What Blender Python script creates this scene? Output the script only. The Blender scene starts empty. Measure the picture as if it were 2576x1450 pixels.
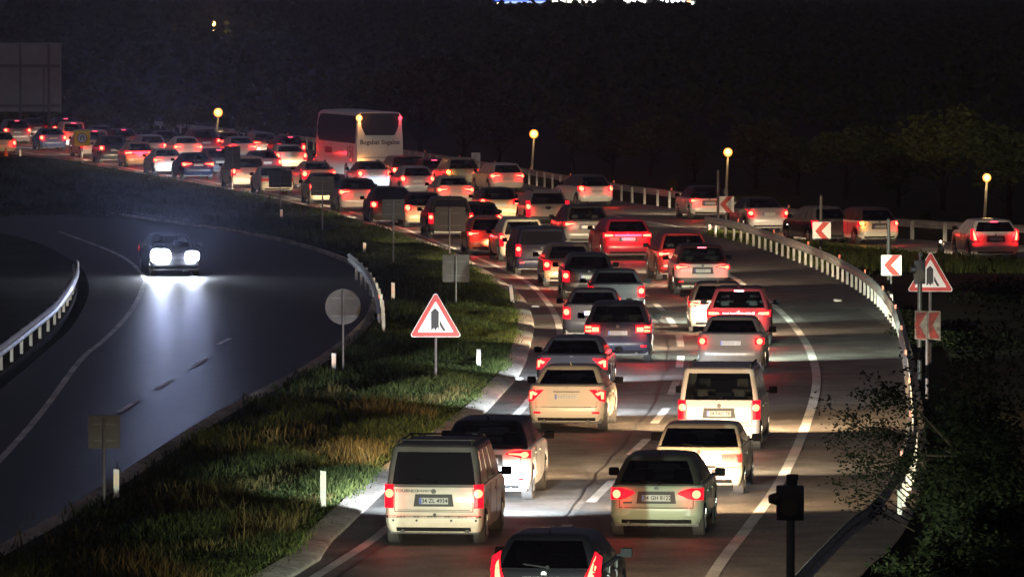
import bpy, bmesh, math, random
from mathutils import Vector, Matrix, geometry
random.seed(7)
C = bpy.context.scene.collection
PI = math.pi
# ------------------------------------------------------------------ camera
H = 9.7; FPX = 16500.0; VW, VH = 2576.0, 1450.0
PITCH = math.atan((VH/2)/FPX)
sc = bpy.context.scene
cam = bpy.data.cameras.new('camera'); cam.sensor_width = 36; cam.lens = 36*FPX/VW
cam.clip_start = 1; cam.clip_end = 9000
co = bpy.data.objects.new('camera', cam); C.objects.link(co)
co.location = (0, 0, H); co.rotation_euler = (PI/2-PITCH, 0, 0)
sc.camera = co
# ------------------------------------------------------------------ world, exposure
w = bpy.data.worlds.new('World'); sc.world = w; w.use_nodes = True
bg = w.node_tree.nodes['Background']
# night sky: near black ahead, with the glow of the city behind the camera
tc = w.node_tree.nodes.new('ShaderNodeTexCoord'); sp = w.node_tree.nodes.new('ShaderNodeVectorMath'); sp.operation = 'DOT_PRODUCT'
sp.inputs[1].default_value = (-.25, -.93, .28)
rp = w.node_tree.nodes.new('ShaderNodeValToRGB')
rp.color_ramp.elements[0].position = 0.1; rp.color_ramp.elements[0].color = (0.24, 0.23, 0.34, 1)
rp.color_ramp.elements[1].position = 1.0; rp.color_ramp.elements[1].color = (1.0, .88, .84, 1)
w.node_tree.links.new(tc.outputs['Generated'], sp.inputs[0])
w.node_tree.links.new(sp.outputs['Value'], rp.inputs[0])
w.node_tree.links.new(rp.outputs[0], bg.inputs['Color'])
bg.inputs['Strength'].default_value = 0.08
sc.view_settings.view_transform = 'Standard'; sc.view_settings.look = 'None'
sc.view_settings.gamma = 1; sc.view_settings.exposure = 0.5
sc.cycles.use_denoising = True
sc.cycles.max_bounces = 5; sc.cycles.diffuse_bounces = 2; sc.cycles.glossy_bounces = 3
sc.cycles.transparent_max_bounces = 12; sc.cycles.sample_clamp_indirect = 3
sc.cycles.use_light_tree = True
sc.cycles.volume_bounces = 0; sc.cycles.caustics_reflective = False; sc.cycles.caustics_refractive = False
# ------------------------------------------------------------------ ray helpers (photo measurement -> ground position)
def G(px, py):
    a = PITCH + math.atan((py-VH/2)/FPX); d = H/math.tan(a)
    dep = d*math.cos(PITCH) + H*math.sin(PITCH)
    return ((px-VW/2)*dep/FPX, d)
def Z(py, d):
    return H - d*math.tan(PITCH + math.atan((py-VH/2)/FPX))
def X(px, d, z=0):
    return (px-VW/2)*(d*math.cos(PITCH)+(H-z)*math.sin(PITCH))/FPX
def spline(pts, step=1.5):
    out = []; n = len(pts)
    for i in range(n-1):
        p0 = Vector(pts[max(i-1, 0)]); p1 = Vector(pts[i]); p2 = Vector(pts[i+1]); p3 = Vector(pts[min(i+2, n-1)])
        k = max(2, int((p2-p1).length/step))
        for j in range(k):
            t = j/k
            out.append(0.5*((2*p1)+(p2-p0)*t+(2*p0-5*p1+4*p2-p3)*t*t+(3*p1-p0-3*p2+p3)*t**3))
    out.append(Vector(pts[-1])); return [(v[0], v[1]) for v in out]
def lerp(a, b, t): return a+(b-a)*t
def interp(tab, x):
    if x <= tab[0][0]: return tab[0][1]
    for (a, b), (c, d) in zip(tab, tab[1:]):
        if x <= c: return b+(d-b)*(x-a)/(c-a)
    return tab[-1][1]
# ------------------------------------------------------------------ materials
_m = {}
def mat(name, col, rough=0.6, metal=0.0, em=None, es=0.0, coat=0.0, spec=0.5, noise=0.0, nscale=8.0, bump=0.0):
    if name in _m: return _m[name]
    m = bpy.data.materials.new(name); m.use_nodes = True; nt = m.node_tree
    b = nt.nodes['Principled BSDF']
    b.inputs['Base Color'].default_value = (*col, 1); b.inputs['Roughness'].default_value = rough
    b.inputs['Metallic'].default_value = metal; b.inputs['Specular IOR Level'].default_value = spec
    b.inputs['Coat Weight'].default_value = coat; b.inputs['Coat Roughness'].default_value = 0.06
    if em: b.inputs['Emission Color'].default_value = (*em, 1); b.inputs['Emission Strength'].default_value = es
    if noise or bump:
        t = nt.nodes.new('ShaderNodeTexCoord'); n = nt.nodes.new('ShaderNodeTexNoise')
        n.inputs['Scale'].default_value = nscale; n.inputs['Detail'].default_value = 6
        nt.links.new(t.outputs['Object'], n.inputs['Vector'])
        if noise:
            r = nt.nodes.new('ShaderNodeValToRGB')
            r.color_ramp.elements[0].position = 0.3; r.color_ramp.elements[1].position = 0.7
            r.color_ramp.elements[0].color = (*[c*(1-noise) for c in col], 1)
            r.color_ramp.elements[1].color = (*[min(1, c*(1+noise)) for c in col], 1)
            nt.links.new(n.outputs['Fac'], r.inputs[0]); nt.links.new(r.outputs[0], b.inputs['Base Color'])
        if bump:
            bp = nt.nodes.new('ShaderNodeBump'); bp.inputs['Strength'].default_value = bump
            nt.links.new(n.outputs['Fac'], bp.inputs['Height']); nt.links.new(bp.outputs[0], b.inputs['Normal'])
    _m[name] = m; return m
def glass_mat():
    m = bpy.data.materials.new('car_glass'); m.use_nodes = True; nt = m.node_tree; nt.nodes.clear()
    o = nt.nodes.new('ShaderNodeOutputMaterial'); mx = nt.nodes.new('ShaderNodeMixShader')
    tr = nt.nodes.new('ShaderNodeBsdfTransparent'); tr.inputs[0].default_value = (.62, .66, .64, 1)
    gl = nt.nodes.new('ShaderNodeBsdfGlossy'); gl.inputs['Roughness'].default_value = 0.04
    lw = nt.nodes.new('ShaderNodeFresnel'); lw.inputs['IOR'].default_value = 1.5
    nt.links.new(lw.outputs[0], mx.inputs[0]); nt.links.new(tr.outputs[0], mx.inputs[1]); nt.links.new(gl.outputs[0], mx.inputs[2])
    nt.links.new(mx.outputs[0], o.inputs[0]); return m
GLASS = glass_mat()
TINT = mat('tinted_glass', (.006, .006, .008), .05, spec=.6)
RUB = mat('tyre_rubber', (.025, .025, .026), .8)
RIM = mat('alloy', (.35, .35, .36), .35, .8)
BLK = mat('black_plastic', (.012, .012, .013), .55)
SEAT = mat('seat_fabric', (.03, .03, .034), .9)
GALV = mat('galvanised_steel', (.36, .365, .35), .5, .25, noise=.3, nscale=3)
POLE = mat('grey_pole_paint', (.10, .095, .10), .55, .2, noise=.2)
SIGNDARK = mat('sign_back_dark', (.045, .04, .036), .7)
SIGNBACK = mat('sign_back_metal', (.06, .055, .058), .6, .1, noise=.18, nscale=5)
RETRO = mat('sign_white_sheeting', (.80, .78, .76), .5, noise=.06, nscale=3)
SRED = mat('sign_red_sheeting', (.48, .018, .012), .5, noise=.25, nscale=4)
SBLK = mat('sign_black', (.012, .012, .015), .6)
SYEL = mat('sign_yellow', (.8, .52, .02), .5)
PLATE = mat('plate_white', (.46, .455, .43), .5, spec=.2)
PBLUE = mat('plate_blue', (.02, .06, .4), .4)
CHROME = mat('chrome', (.14, .14, .14), .6, .0, spec=.2)
MIRR = mat('mirror_housing', (.008, .008, .009), .9, spec=.05)
R_CORE = mat('tail_bulb_lit', (.4, .02, .02), .3, em=(1, .065, .03), es=11)
R_LENS = mat('tail_lens_lit', (.28, .001, .002), .3, spec=.15, em=(1, .008, .022), es=1.25)
R_DIM = mat('tail_lens_dim', (.40, .03, .03), .3, spec=.2, em=(1, .05, .06), es=.12)
R_BAR = mat('tail_bar_lit', (.5, .01, .02), .3, em=(1, .05, .11), es=4.0)
AMB = mat('amber_lamp_lit', (.6, .2, .02), .3, em=(1, .36, .06), es=4.5)
HEAD = mat('headlight_lens', (.6, .6, .6), .2, em=(1, .95, .85), es=5)
# ------------------------------------------------------------------ object helpers
def setp(o, label=None, cat=None, group=None, kind=None):
    if label: o['label'] = label
    if cat: o['category'] = cat
    if group: o['group'] = group
    if kind: o['kind'] = kind
    return o
def empty(name, loc=(0, 0, 0), rz=0, label=None, cat=None, group=None):
    o = bpy.data.objects.new(name, None); C.objects.link(o); o.location = loc; o.rotation_euler = (0, 0, rz)
    o.empty_display_size = .2
    return setp(o, label, cat, group)
def mobj(name, verts, faces, m, parent=None, smooth=0, mats=None, fm=None):
    me = bpy.data.meshes.new(name); me.from_pydata([tuple(v) for v in verts], [], faces); 
    for mm in (mats or [m]): me.materials.append(mm)
    if fm:
        me.polygons.foreach_set('material_index', fm)
    if smooth:
        bm = bmesh.new(); bm.from_mesh(me)
        bmesh.ops.recalc_face_normals(bm, faces=bm.faces)
        lim = math.radians(smooth)
        for f in bm.faces: f.smooth = True
        for e in bm.edges:
            if len(e.link_faces) == 2 and e.calc_face_angle(0) > lim: e.smooth = False
        bm.to_mesh(me); bm.free()
    me.update()
    o = bpy.data.objects.new(name, me); C.objects.link(o)
    if parent: o.parent = parent
    return o
class MB:
    def __init__(s): s.v = []; s.f = []
    def add(s, v, f):
        n = len(s.v); s.v += [tuple(p) for p in v]; s.f += [tuple(i+n for i in q) for q in f]; return s
    def box(s, x0, x1, y0, y1, z0, z1, b=0.0):
        if b <= 0:
            v = [(x, y, z) for z in (z0, z1) for y in (y0, y1) for x in (x0, x1)]
            return s.add(v, [(0, 2, 3, 1), (4, 5, 7, 6), (0, 1, 5, 4), (1, 3, 7, 5), (3, 2, 6, 7), (2, 0, 4, 6)])
        # chamfered box
        bm = bmesh.new(); bmesh.ops.create_cube(bm, size=1)
        bmesh.ops.scale(bm, vec=(x1-x0, y1-y0, z1-z0), verts=bm.verts)
        bmesh.ops.translate(bm, vec=((x0+x1)/2, (y0+y1)/2, (z0+z1)/2), verts=bm.verts)
        bmesh.ops.bevel(bm, geom=bm.edges[:], offset=b, segments=2, affect='EDGES', profile=.5)
        v = [q.co[:] for q in bm.verts]; f = [tuple(q.index for q in fc.verts) for fc in bm.faces]; bm.free()
        return s.add(v, f)
    def cyl(s, p, q, r, r2=None, n=10, caps=True):
        p = Vector(p); q = Vector(q); r2 = r if r2 is None else r2; ax = (q-p).normalized()
        u = ax.orthogonal().normalized(); w_ = ax.cross(u); v = []
        for c_, rr in ((p, r), (q, r2)):
            for i in range(n):
                a = 2*PI*i/n; v.append(c_+rr*(math.cos(a)*u+math.sin(a)*w_))
        f = [(i, (i+1) % n, n+(i+1) % n, n+i) for i in range(n)]
        if caps: f += [tuple(range(n-1, -1, -1)), tuple(range(n, 2*n))]
        return s.add(v, f)
    def lathe(s, c_, prof, n=16):
        v = []; f = []
        for (r, z) in prof:
            for i in range(n):
                a = 2*PI*i/n; v.append((c_[0]+r*math.cos(a), c_[1]+r*math.sin(a), c_[2]+z))
        for k in range(len(prof)-1):
            for i in range(n): f.append((k*n+i, k*n+(i+1) % n, (k+1)*n+(i+1) % n, (k+1)*n+i))
        return s.add(v, f)
    def prism(s, poly, y0, y1):  # poly in xz, extruded in y
        n = len(poly); v = [(x, y0, z) for x, z in poly]+[(x, y1, z) for x, z in poly]
        t = geometry.tessellate_polygon([[Vector((x, z, 0)) for x, z in poly]])
        f = [tuple(q) for q in t]+[tuple(i+n for i in reversed(q)) for q in t]
        f += [(i, (i+1) % n, n+(i+1) % n, n+i) for i in range(n)]
        return s.add(v, f)
    def ball(s, c_, r, n=10, sz=1.0):
        prof = [(max(1e-4, r*math.sin(PI*k/n)), -r*sz*math.cos(PI*k/n)) for k in range(n+1)]
        return s.lathe(c_, prof, n*2)
    def build(s, name, m, parent=None, smooth=35): return mobj(name, s.v, s.f, m, parent, smooth)
_tc = {}
def text_mb(txt, size, bold=0.0):
    """returns verts, faces centred, in xz plane facing -y"""
    k = (txt, size, bold)
    if k in _tc: return _tc[k]
    cu = bpy.data.curves.new('t', 'FONT'); cu.body = txt; cu.size = size; cu.align_x = 'CENTER'; cu.align_y = 'CENTER'
    cu.offset = bold; cu.resolution_u = 2
    o = bpy.data.objects.new('t', cu); C.objects.link(o)
    dg = bpy.context.evaluated_depsgraph_get(); dg.update()
    me = bpy.data.meshes.new_from_object(o.evaluated_get(dg))
    v = [(q.co.x, 0, q.co.y) for q in me.vertices]; f = [tuple(p.vertices) for p in me.polygons]
    bpy.data.objects.remove(o); bpy.data.curves.remove(cu); bpy.data.meshes.remove(me)
    _tc[k] = (v, f); return v, f
def text_part(name, txt, size, loc, m, parent, bold=0.0, xs=1.0):
    v, f = text_mb(txt, size, bold)
    return mobj(name, [(x*xs+loc[0], y+loc[1], z+loc[2]) for x, y, z in v], f, m, parent)
# ------------------------------------------------------------------ flat sheets and ribbons
def sheet(name, poly, z, m, kind='structure', wall=0.0):
    t = geometry.tessellate_polygon([[Vector((x, y, 0)) for x, y in poly]])
    n = len(poly); v = [(x, y, z) for x, y in poly]; f = [tuple(q) for q in t]
    if wall:
        v += [(x, y, z-wall) for x, y in poly]; f += [(i, (i+1) % n, n+(i+1) % n, n+i) for i in range(n)]
    o = mobj(name, v, f, m); bm = bmesh.new(); bm.from_mesh(o.data); bmesh.ops.recalc_face_normals(bm, faces=bm.faces)
    # top faces upward
    for fc in bm.faces:
        if abs(fc.normal.z) > .9 and fc.normal.z < 0: fc.normal_flip()
    bm.to_mesh(o.data); bm.free()
    if kind: o['kind'] = kind
    return o
def offset(pl, o):
    out = []
    for i, p in enumerate(pl):
        a = Vector(pl[max(0, i-1)]); b = Vector(pl[min(len(pl)-1, i+1)]); t = (b-a).normalized()
        out.append((p[0]+t[1]*o, p[1]-t[0]*o))   # positive = right of travel
    return out
def ribbon_mb(mb, pl, wd, z):
    a = offset(pl, -wd/2); b = offset(pl, wd/2); n = len(pl)
    v = [(x, y, z) for x, y in a]+[(x, y, z) for x, y in b]
    mb.add(v, [(i, n+i, n+i+1, i+1) for i in range(n-1)])
def cut(pl, l0, l1):
    out = []; s = 0
    for a, b in zip(pl, pl[1:]):
        L = math.dist(a, b)
        def at(t): return (lerp(a[0], b[0], t), lerp(a[1], b[1], t))
        if s+L > l0 and s < l1:
            t0 = max(0, (l0-s)/L); t1 = min(1, (l1-s)/L)
            if not out: out.append(at(t0))
            out.append(at(t1))
        s += L
    return out
def plen(pl): return sum(math.dist(a, b) for a, b in zip(pl, pl[1:]))
# ------------------------------------------------------------------ ground materials
def ground_mat(name, c1, c2, scale, bump=.3, rough=.95, spec=.1, c3=None):
    m = bpy.data.materials.new(name); m.use_nodes = True; nt = m.node_tree; b = nt.nodes['Principled BSDF']
    b.inputs['Roughness'].default_value = rough; b.inputs['Specular IOR Level'].default_value = spec
    t = nt.nodes.new('ShaderNodeTexCoord'); n = nt.nodes.new('ShaderNodeTexNoise'); n2 = nt.nodes.new('ShaderNodeTexNoise')
    n.inputs['Scale'].default_value = scale; n.inputs['Detail'].default_value = 8; n.inputs['Roughness'].default_value = .7
    n2.inputs['Scale'].default_value = scale*.09; n2.inputs['Detail'].default_value = 5
    r = nt.nodes.new('ShaderNodeValToRGB'); r.color_ramp.elements[0].position = .32; r.color_ramp.elements[1].position = .68
    r.color_ramp.elements[0].color = (*c1, 1); r.color_ramp.elements[1].color = (*c2, 1)
    r2 = nt.nodes.new('ShaderNodeValToRGB'); r2.color_ramp.elements[0].position = .35; r2.color_ramp.elements[1].position = .65
    r2.color_ramp.elements[0].color = (.62, .62, .62, 1); r2.color_ramp.elements[1].color = (*(c3 or (1.25, 1.25, 1.25)), 1)
    mx = nt.nodes.new('ShaderNodeMix'); mx.data_type = 'RGBA'; mx.blend_type = 'MULTIPLY'; mx.inputs[0].default_value = 1
    nt.links.new(t.outputs['Object'], n.inputs[0]); nt.links.new(t.outputs['Object'], n2.inputs[0])
    nt.links.new(n.outputs[0], r.inputs[0]); nt.links.new(n2.outputs[0], r2.inputs[0])
    nt.links.new(r.outputs[0], mx.inputs['A']); nt.links.new(r2.outputs[0], mx.inputs['B'])
    nt.links.new(mx.outputs['Result'], b.inputs['Base Color'])
    bp = nt.nodes.new('ShaderNodeBump'); bp.inputs['Strength'].default_value = bump; bp.inputs['Distance'].default_value = .02
    nt.links.new(n.outputs[0], bp.inputs['Height']); nt.links.new(bp.outputs[0], b.inputs['Normal'])
    return m
ASPH = ground_mat('asphalt', (.060, .057, .053), (.19, .178, .163), 11.0, bump=.9, rough=.62, spec=.35)
ASPH2 = ground_mat('asphalt_dimmed', (.010, .010, .0115), (.024, .024, .026), 9.0, bump=.9, rough=.5, spec=.35)  # darker copy of the asphalt, dimmed for the unlit left road
TURF = ground_mat('turf', (.008, .013, .005), (.028, .034, .013), 3.0, bump=.8, c3=(1.5, 1.2, 1.0))
CONC = ground_mat('kerb_concrete', (.22, .20, .18), (.55, .50, .45), 4.0, bump=.5)
PAINT = ground_mat('road_paint', (.42, .41, .39), (.74, .73, .70), 5.0, bump=.3, rough=.6, spec=.3)
HILL = ground_mat('hill_soil', (.006, .008, .005), (.016, .018, .012), .2, bump=.5)

def GP(pts): return [G(x, y) for x, y in pts]
near = lambda d, p, q: (lerp(p[0], q[0], (d-p[1])/(q[1]-p[1])), d)
# --- measured lines (photo pixels at 2576 wide), near to far
edgeL_px = [(800, 1445), (975, 1328), (1130, 1188), (1240, 1095), (1320, 1020), (1375, 940), (1405, 875), (1408, 830), (1393, 785), (1360, 740), (1320, 705), (1250, 670), (1180, 640), (1090, 604), (1000, 570), (880, 532), (760, 503), (640, 478), (480, 450), (330, 425), (180, 396), (75, 385)]
EL = GP(edgeL_px)
EL = [(-8.9, 62), (-6.0, 86)]+EL+[(-42, 470), (-62, 560)]
EL = spline(EL, 2)
kerb_px = [(700, 1450), (800, 1362), (960, 1215), (1090, 1115), (1180, 1050), (1250, 980), (1290, 930), (1312, 870), (1322, 820), (1310, 775), (1285, 738), (1250, 712), (1200, 680), (1140, 645), (1060, 612), (960, 577), (860, 545), (740, 514), (620, 489), (460, 459), (310, 432), (150, 404), (40, 392)]
KB = spline([(-10.5, 62), (-7.4, 86)]+GP(kerb_px)+[(-46, 470), (-66, 560)], 2)
edgeR_px = [(1790, 1450), (1870, 1340), (1950, 1230), (1998, 1140), (2030, 1060), (2052, 980), (2050, 920), (2020, 850), (1960, 780), (1880, 720), (1800, 678)]
ERd = GP(edgeR_px)
ER = spline([(-.6, 60), (1.4, 86)]+ERd+[(5.6, 252), (4.3, 266)], 1.5)
gore_px = [(2427, 646), (2250, 631), (2070, 616), (1900, 597), (1738, 575), (1610, 555), (1480, 533)]
GO = spline([(30, 222)]+GP(gore_px)+[(0, 308)], 1.5)
rail1_px = [(2110, 1450), (2180, 1390), (2232, 1325), (2275, 1230), (2290, 1150), (2286, 1040), (2275, 950), (2262, 880), (2240, 822), (2180, 752), (2080, 692), (1950, 640), (1850, 607), (1775, 592)]
R1 = spline([(2.2, 84)]+GP(rail1_px), 1.0)
rail2_w = [(34, 243), (25, 254), (16.9, 265), (12.1, 280), (7.6, 306), (5.2, 318), (.88, 346), (-2.5, 368), (-8, 400), (-16, 440), (-28, 490), (-40, 540)]
R2 = spline(rail2_w, 1.5)
# heading tables (distance -> angle of travel, + = towards right)
def heading_tab(pl):
    return [((a[1]+b[1])/2, math.atan2(b[0]-a[0], b[1]-a[1])) for a, b in zip(pl, pl[3:])]
HM = heading_tab(EL)
def head_main(d): return sum(interp(HM, d+k) for k in (-6, -2, 2, 6, 9))/5
HG = sorted(heading_tab([p for p in GO]))
def head_ramp(d): return interp(HG, d)
# --- ground
mobj('ground', [(-900, -60, -.14), (900, -60, -.14), (1500, 1200, -.14), (-1500, 1200, -.14)], [(0, 1, 2, 3)], TURF)['kind'] = 'structure'
# hills behind
def hill():
    v = []; f = []; nx, ny = 60, 34
    rnd = random.Random(3)
    ph = [rnd.uniform(0, 6) for _ in range(8)]
    for j in range(ny):
        d = 455+(j/(ny-1))**1.8*2900
        for i in range(nx):
            x = (i/(nx-1)-.5)*(260+d*.55)
            t = (d-455)/2900
            z = -.6+8.9*min(1, t*2.4)**.6+max(0, t-.42)*22
            z += min(1, t*10)*(.5*math.sin(x*.03+ph[0])+.35*math.sin(x*.071+d*.01+ph[1])+.2*math.sin(x*.16+d*.03+ph[2]))
            v.append((x, d, z))
    f = [(j*nx+i, j*nx+i+1, (j+1)*nx+i+1, (j+1)*nx+i) for j in range(ny-1) for i in range(nx-1)]
    mobj('hills', v, f, HILL, None, 80)['kind'] = 'structure'
hill()
# --- main road, right side follows rail 1 to the gore nose, then the ramp
ramp_near = [(36, 219)]+[p for p in spline([(30, 221.0)]+[(x+.5, y-1.6) for x, y in GP(gore_px[:5])], 1.5)]
far_edge = offset(R2, .5)
left = offset(KB, -.25)
right = [p for p in offset(R1, .35)]
r2out = [p for p in R2]           # runs right/near -> left/far
road_poly = list(reversed(left)) + right + [(8.4, 273.5)] + [p for p in reversed(ramp_near) if p[1] < 272] + [(38, 236)] + r2out + [(-50, 575)]
sheet('road_surface', road_poly, 0, ASPH)
# --- road on the left
OPL_px = [(0, 905), (60, 858), (150, 785), (190, 720), (197, 672)]
opL = spline([(-11.6, 60), (-12.5, 120), (-12.7, 150), (-12.9, 180), (-13.2, 198), (-14.4, 223), (-16.6, 246), (-21, 272), (-30, 300)], 2)
opR = spline([(-13.0+4, 60), (-9.6, 100), (-8.2, 125), (-6.9, 150), (-5.3, 172), (-4.5, 190), (-4.3, 205), (-4.8, 225), (-6.4, 246), (-10.5, 270), (-18, 296)], 2)
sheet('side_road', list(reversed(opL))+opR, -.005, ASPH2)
# --- grass island between (raised)
kbl = offset(KB, -.22)
island_poly = [p for p in offset(opR, .28)] + [(-26, 310), (-45, 372), (-75, 440), (-100, 560)] + list(reversed(kbl))
sheet('grass_verge', island_poly, .13, TURF, wall=.3)
# kerb along the main road
def kerb(name, pl, wd, h, z0=-.05):
    prof = [(-wd/2, z0), (-wd/2, h-.02), (-wd/2+.03, h), (wd/2-.05, h-.05), (wd/2, h-.09), (wd/2, z0)]
    v = []; n = len(prof)
    for o_, z in prof: pass
    rows = [offset(pl, o_) for o_, z in prof]
    for k, (o_, z) in enumerate(prof): v += [(x, y, z) for x, y in rows[k]]
    L = len(pl)
    f = [(k*L+i, k*L+i+1, (k+1)*L+i+1, (k+1)*L+i) for k in range(n-1) for i in range(L-1)]
    o = mobj(name, v, f, CONC, None, 40); o['kind'] = 'structure'; return o
kerb('kerb', KB, .50, .15)
kerb('kerb', opR, .3, .14)
# verge beyond the left road
sheet('grass_verge', [(-160, 60), (-13.4, 60)]+[(x-.4, y) for x, y in opL]+[(-60, 330), (-160, 340)], .06, TURF, wall=.3)
# --- painted lines
mb = MB(); ribbon_mb(mb, EL, .20, .006); mobj('road_marking', mb.v, mb.f, PAINT)['kind'] = 'structure'
mb = MB(); ribbon_mb(mb, ER, .22, .006); mobj('road_marking', mb.v, mb.f, PAINT)['kind'] = 'structure'
mb = MB(); ribbon_mb(mb, GO, .20, .006); mobj('road_marking', mb.v, mb.f, PAINT)['kind'] = 'structure'
dash_px = [((1400, 1358), (1428, 1318)), ((1486, 1262), (1541, 1208)), ((1586, 1143), (1627, 1104)), ((1646, 1064), (1677, 1026)), ((1688, 992), (1702, 957)),
           ((1709, 924), (1713, 895)), ((1713, 872), (1708, 843)), ((1697, 822), (1682, 798)), ((1668, 781), (1648, 763)), ((1628, 745), (1608, 731)), ((1580, 715), (1560, 704))]
mb = MB()
for a, b in dash_px: ribbon_mb(mb, [G(*a), G(*b)], .20, .006)
d = 236
cl = spline([G(1560, 700), G(1480, 668), G(1380, 632), (-1.5, 285), (-6.6, 316), (-14, 355), (-27, 410), (-46, 470)], 1)
for k in range(20): 
    c_ = cut(cl, 2+k*11, 7+k*11)
    if len(c_) > 1: ribbon_mb(mb, c_, .18, .006)
mobj('road_marking', mb.v, mb.f, PAINT)['kind'] = 'structure'
mb = MB()
arcL = spline([(-10.6, 120), (-11.0, 150), G(200, 908), G(255, 860), G(305, 812), G(340, 765), G(358, 725), G(362, 695), (-15.0, 250), (-19, 275)], 2)
ribbon_mb(mb, arcL, .16, .003)
for a, b in (((389, 979), (438, 952)), ((480, 926), (522, 898)), ((548, 866), (578, 850)), ((300, 1035), (350, 1003))): ribbon_mb(mb, [G(*a), G(*b)], .14, .003)
mobj('road_marking', mb.v, mb.f, PAINT)['kind'] = 'structure'
# tar seams and patches in the asphalt
TAR = ground_mat('tar_seam', (.012, .012, .012), (.03, .03, .03), 5, rough=.5, spec=.4)
mb = MB(); rnd = random.Random(4)
def wob(pl, a=.05): return [(x+rnd.uniform(-a, a), y+rnd.uniform(-a, a)) for x, y in pl]
for o_ in (-2.0,): ribbon_mb(mb, wob([p for p in offset(EL, .38) if 100 < p[1] < 300], .03), .035, .0045)
ribbon_mb(mb, wob([p for p in offset(EL, 3.05) if 100 < p[1] < 240], .05), .04, .0045)
for pa, pb in (((1985, 762), (2112, 756)), ((1620, 1180), (1960, 1150)), ((1180, 1420), (1700, 1392)), ((1420, 960), (2010, 935)), ((1700, 640), (1960, 668)), ((2050, 905), (2240, 890))):
    a, b = G(*pa), G(*pb); ribbon_mb(mb, wob([(lerp(a[0], b[0], k/14), lerp(a[1], b[1], k/14)) for k in range(15)], .10), .05, .0045)
mobj('road_seam', mb.v, mb.f, TAR)['kind'] = 'structure'
PATCH = ground_mat('asphalt_patch', (.045, .044, .043), (.085, .08, .075), 12.0, bump=.9, rough=.6, spec=.35)
mb = MB()
for cx, cy, a, b in ((1560, 1300, .9, 5), (1250, 1160, .7, 4), (1980, 1010, .8, 7), (2110, 800, 1.1, 6), (1740, 905, .6, 4)):
    x, y = G(cx, cy); t = head_main(y); c_, s_ = math.cos(t), math.sin(t)
    q = [(x+c_*u+s_*w_, y-s_*u+c_*w_, .003) for u, w_ in ((-a, -b), (a, -b*.95), (a*.96, b), (-a, b*1.02))]; mb.add(q, [(0, 1, 2, 3)])
mobj('road_patch', mb.v, mb.f, PATCH)['kind'] = 'structure'
# ------------------------------------------------------------------ guardrails
def frame_at(pl, s):
    acc = 0
    for a, b in zip(pl, pl[1:]):
        L = math.dist(a, b)
        if acc+L >= s:
            t = (s-acc)/L; return (lerp(a[0], b[0], t), lerp(a[1], b[1], t)), ((b[0]-a[0])/L, (b[1]-a[1])/L)
        acc += L
    a, b = pl[-2], pl[-1]; L = math.dist(a, b); return b, ((b[0]-a[0])/L, (b[1]-a[1])/L)
def obox(mb, c_, t, l, wd, z0, z1, m=0):
    n = (t[1], -t[0]); v = []
    for z in (z0, z1):
        for sl, sw in ((-1, -1), (1, -1), (1, 1), (-1, 1)):
            v.append((c_[0]+t[0]*sl*l/2+n[0]*sw*wd/2, c_[1]+t[1]*sl*l/2+n[1]*sw*wd/2, z))
    mb.add(v, [(0, 3, 2, 1), (4, 5, 6, 7), (0, 1, 5, 4), (1, 2, 6, 5), (2, 3, 7, 6), (3, 0, 4, 7)])
REFL = mat('rail_reflector', (.75, .16, .08), .3, em=(1, .25, .15), es=.12)  # faint emission painted in for the headlight it returns
def guardrail(pl, face, label, spacing=2.1, start=0.6, ground=-.1, top=.80, pw=.17, refl=6):
    root = empty('guardrail', (*pl[len(pl)//2], 0), 0, label, 'guardrail', None); ox, oy = pl[len(pl)//2]
    loc = [(x-ox, y-oy) for x, y in pl]
    prof = [(0, top), (.035, top-.03), (.075, top-.08), (.02, top-.15), (.02, top-.17), (.075, top-.24), (.035, top-.29), (0, top-.31)]
    prof = prof+[(o_-.012, z) for o_, z in reversed(prof)]
    v = []; L = len(loc); n = len(prof)
    for o_, z in prof: v += [(x, y, z) for x, y in offset(loc, face*o_)]
    f = [(k*L+i, k*L+i+1, ((k+1) % n)*L+i+1, ((k+1) % n)*L+i) for k in range(n) for i in range(L-1)]
    mobj('rail', v, f, GALV, root, 40)
    s = start; tot = plen(loc); k = 0
    while s < tot and k < 100:
        c_, t = frame_at(loc, s); nn = (t[1], -t[0])
        p = (c_[0]-face*nn[0]*.07, c_[1]-face*nn[1]*.07)
        m = MB(); obox(m, p, t, pw, .012, ground, top-.05); 
        q = (p[0]-face*nn[0]*.04, p[1]-face*nn[1]*.04)
        for e in (-1, 1): obox(m, (q[0]+t[0]*e*(pw/2-.006), q[1]+t[1]*e*(pw/2-.006)), t, .012, .07, ground, top-.05)
        m.build('post', GALV, root, 0)
        if k % refl == 2:
            m = MB(); obox(m, (c_[0], c_[1]), t, .11, .05, top+.012, top+.13); m.build('reflector', REFL, root, 0)
        s += spacing; k += 1
    return root
guardrail(R1, -1, 'near steel guardrail with pale close-set posts curving along the right edge of the road', spacing=2.05, start=40)
guardrail(R2, 1, 'far steel guardrail along the outer side of the merging slip road', spacing=2.6, refl=5)
GLp = [p for p in offset(opL, -.4)]
guardrail([p for p in GLp if 158 < p[1] < 227], 1, 'steel guardrail on the outer bend of the dark road at left', spacing=4, refl=99)
opRr = spline([(x*.935, y*.935) for x, y in GP([(956, 800), (953, 760), (940, 722), (922, 692), (900, 668), (878, 648)])], 1.0)
guardrail(opRr, -1, 'short steel guardrail on the grass verge right of the dark road', spacing=4, refl=99)
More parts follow.
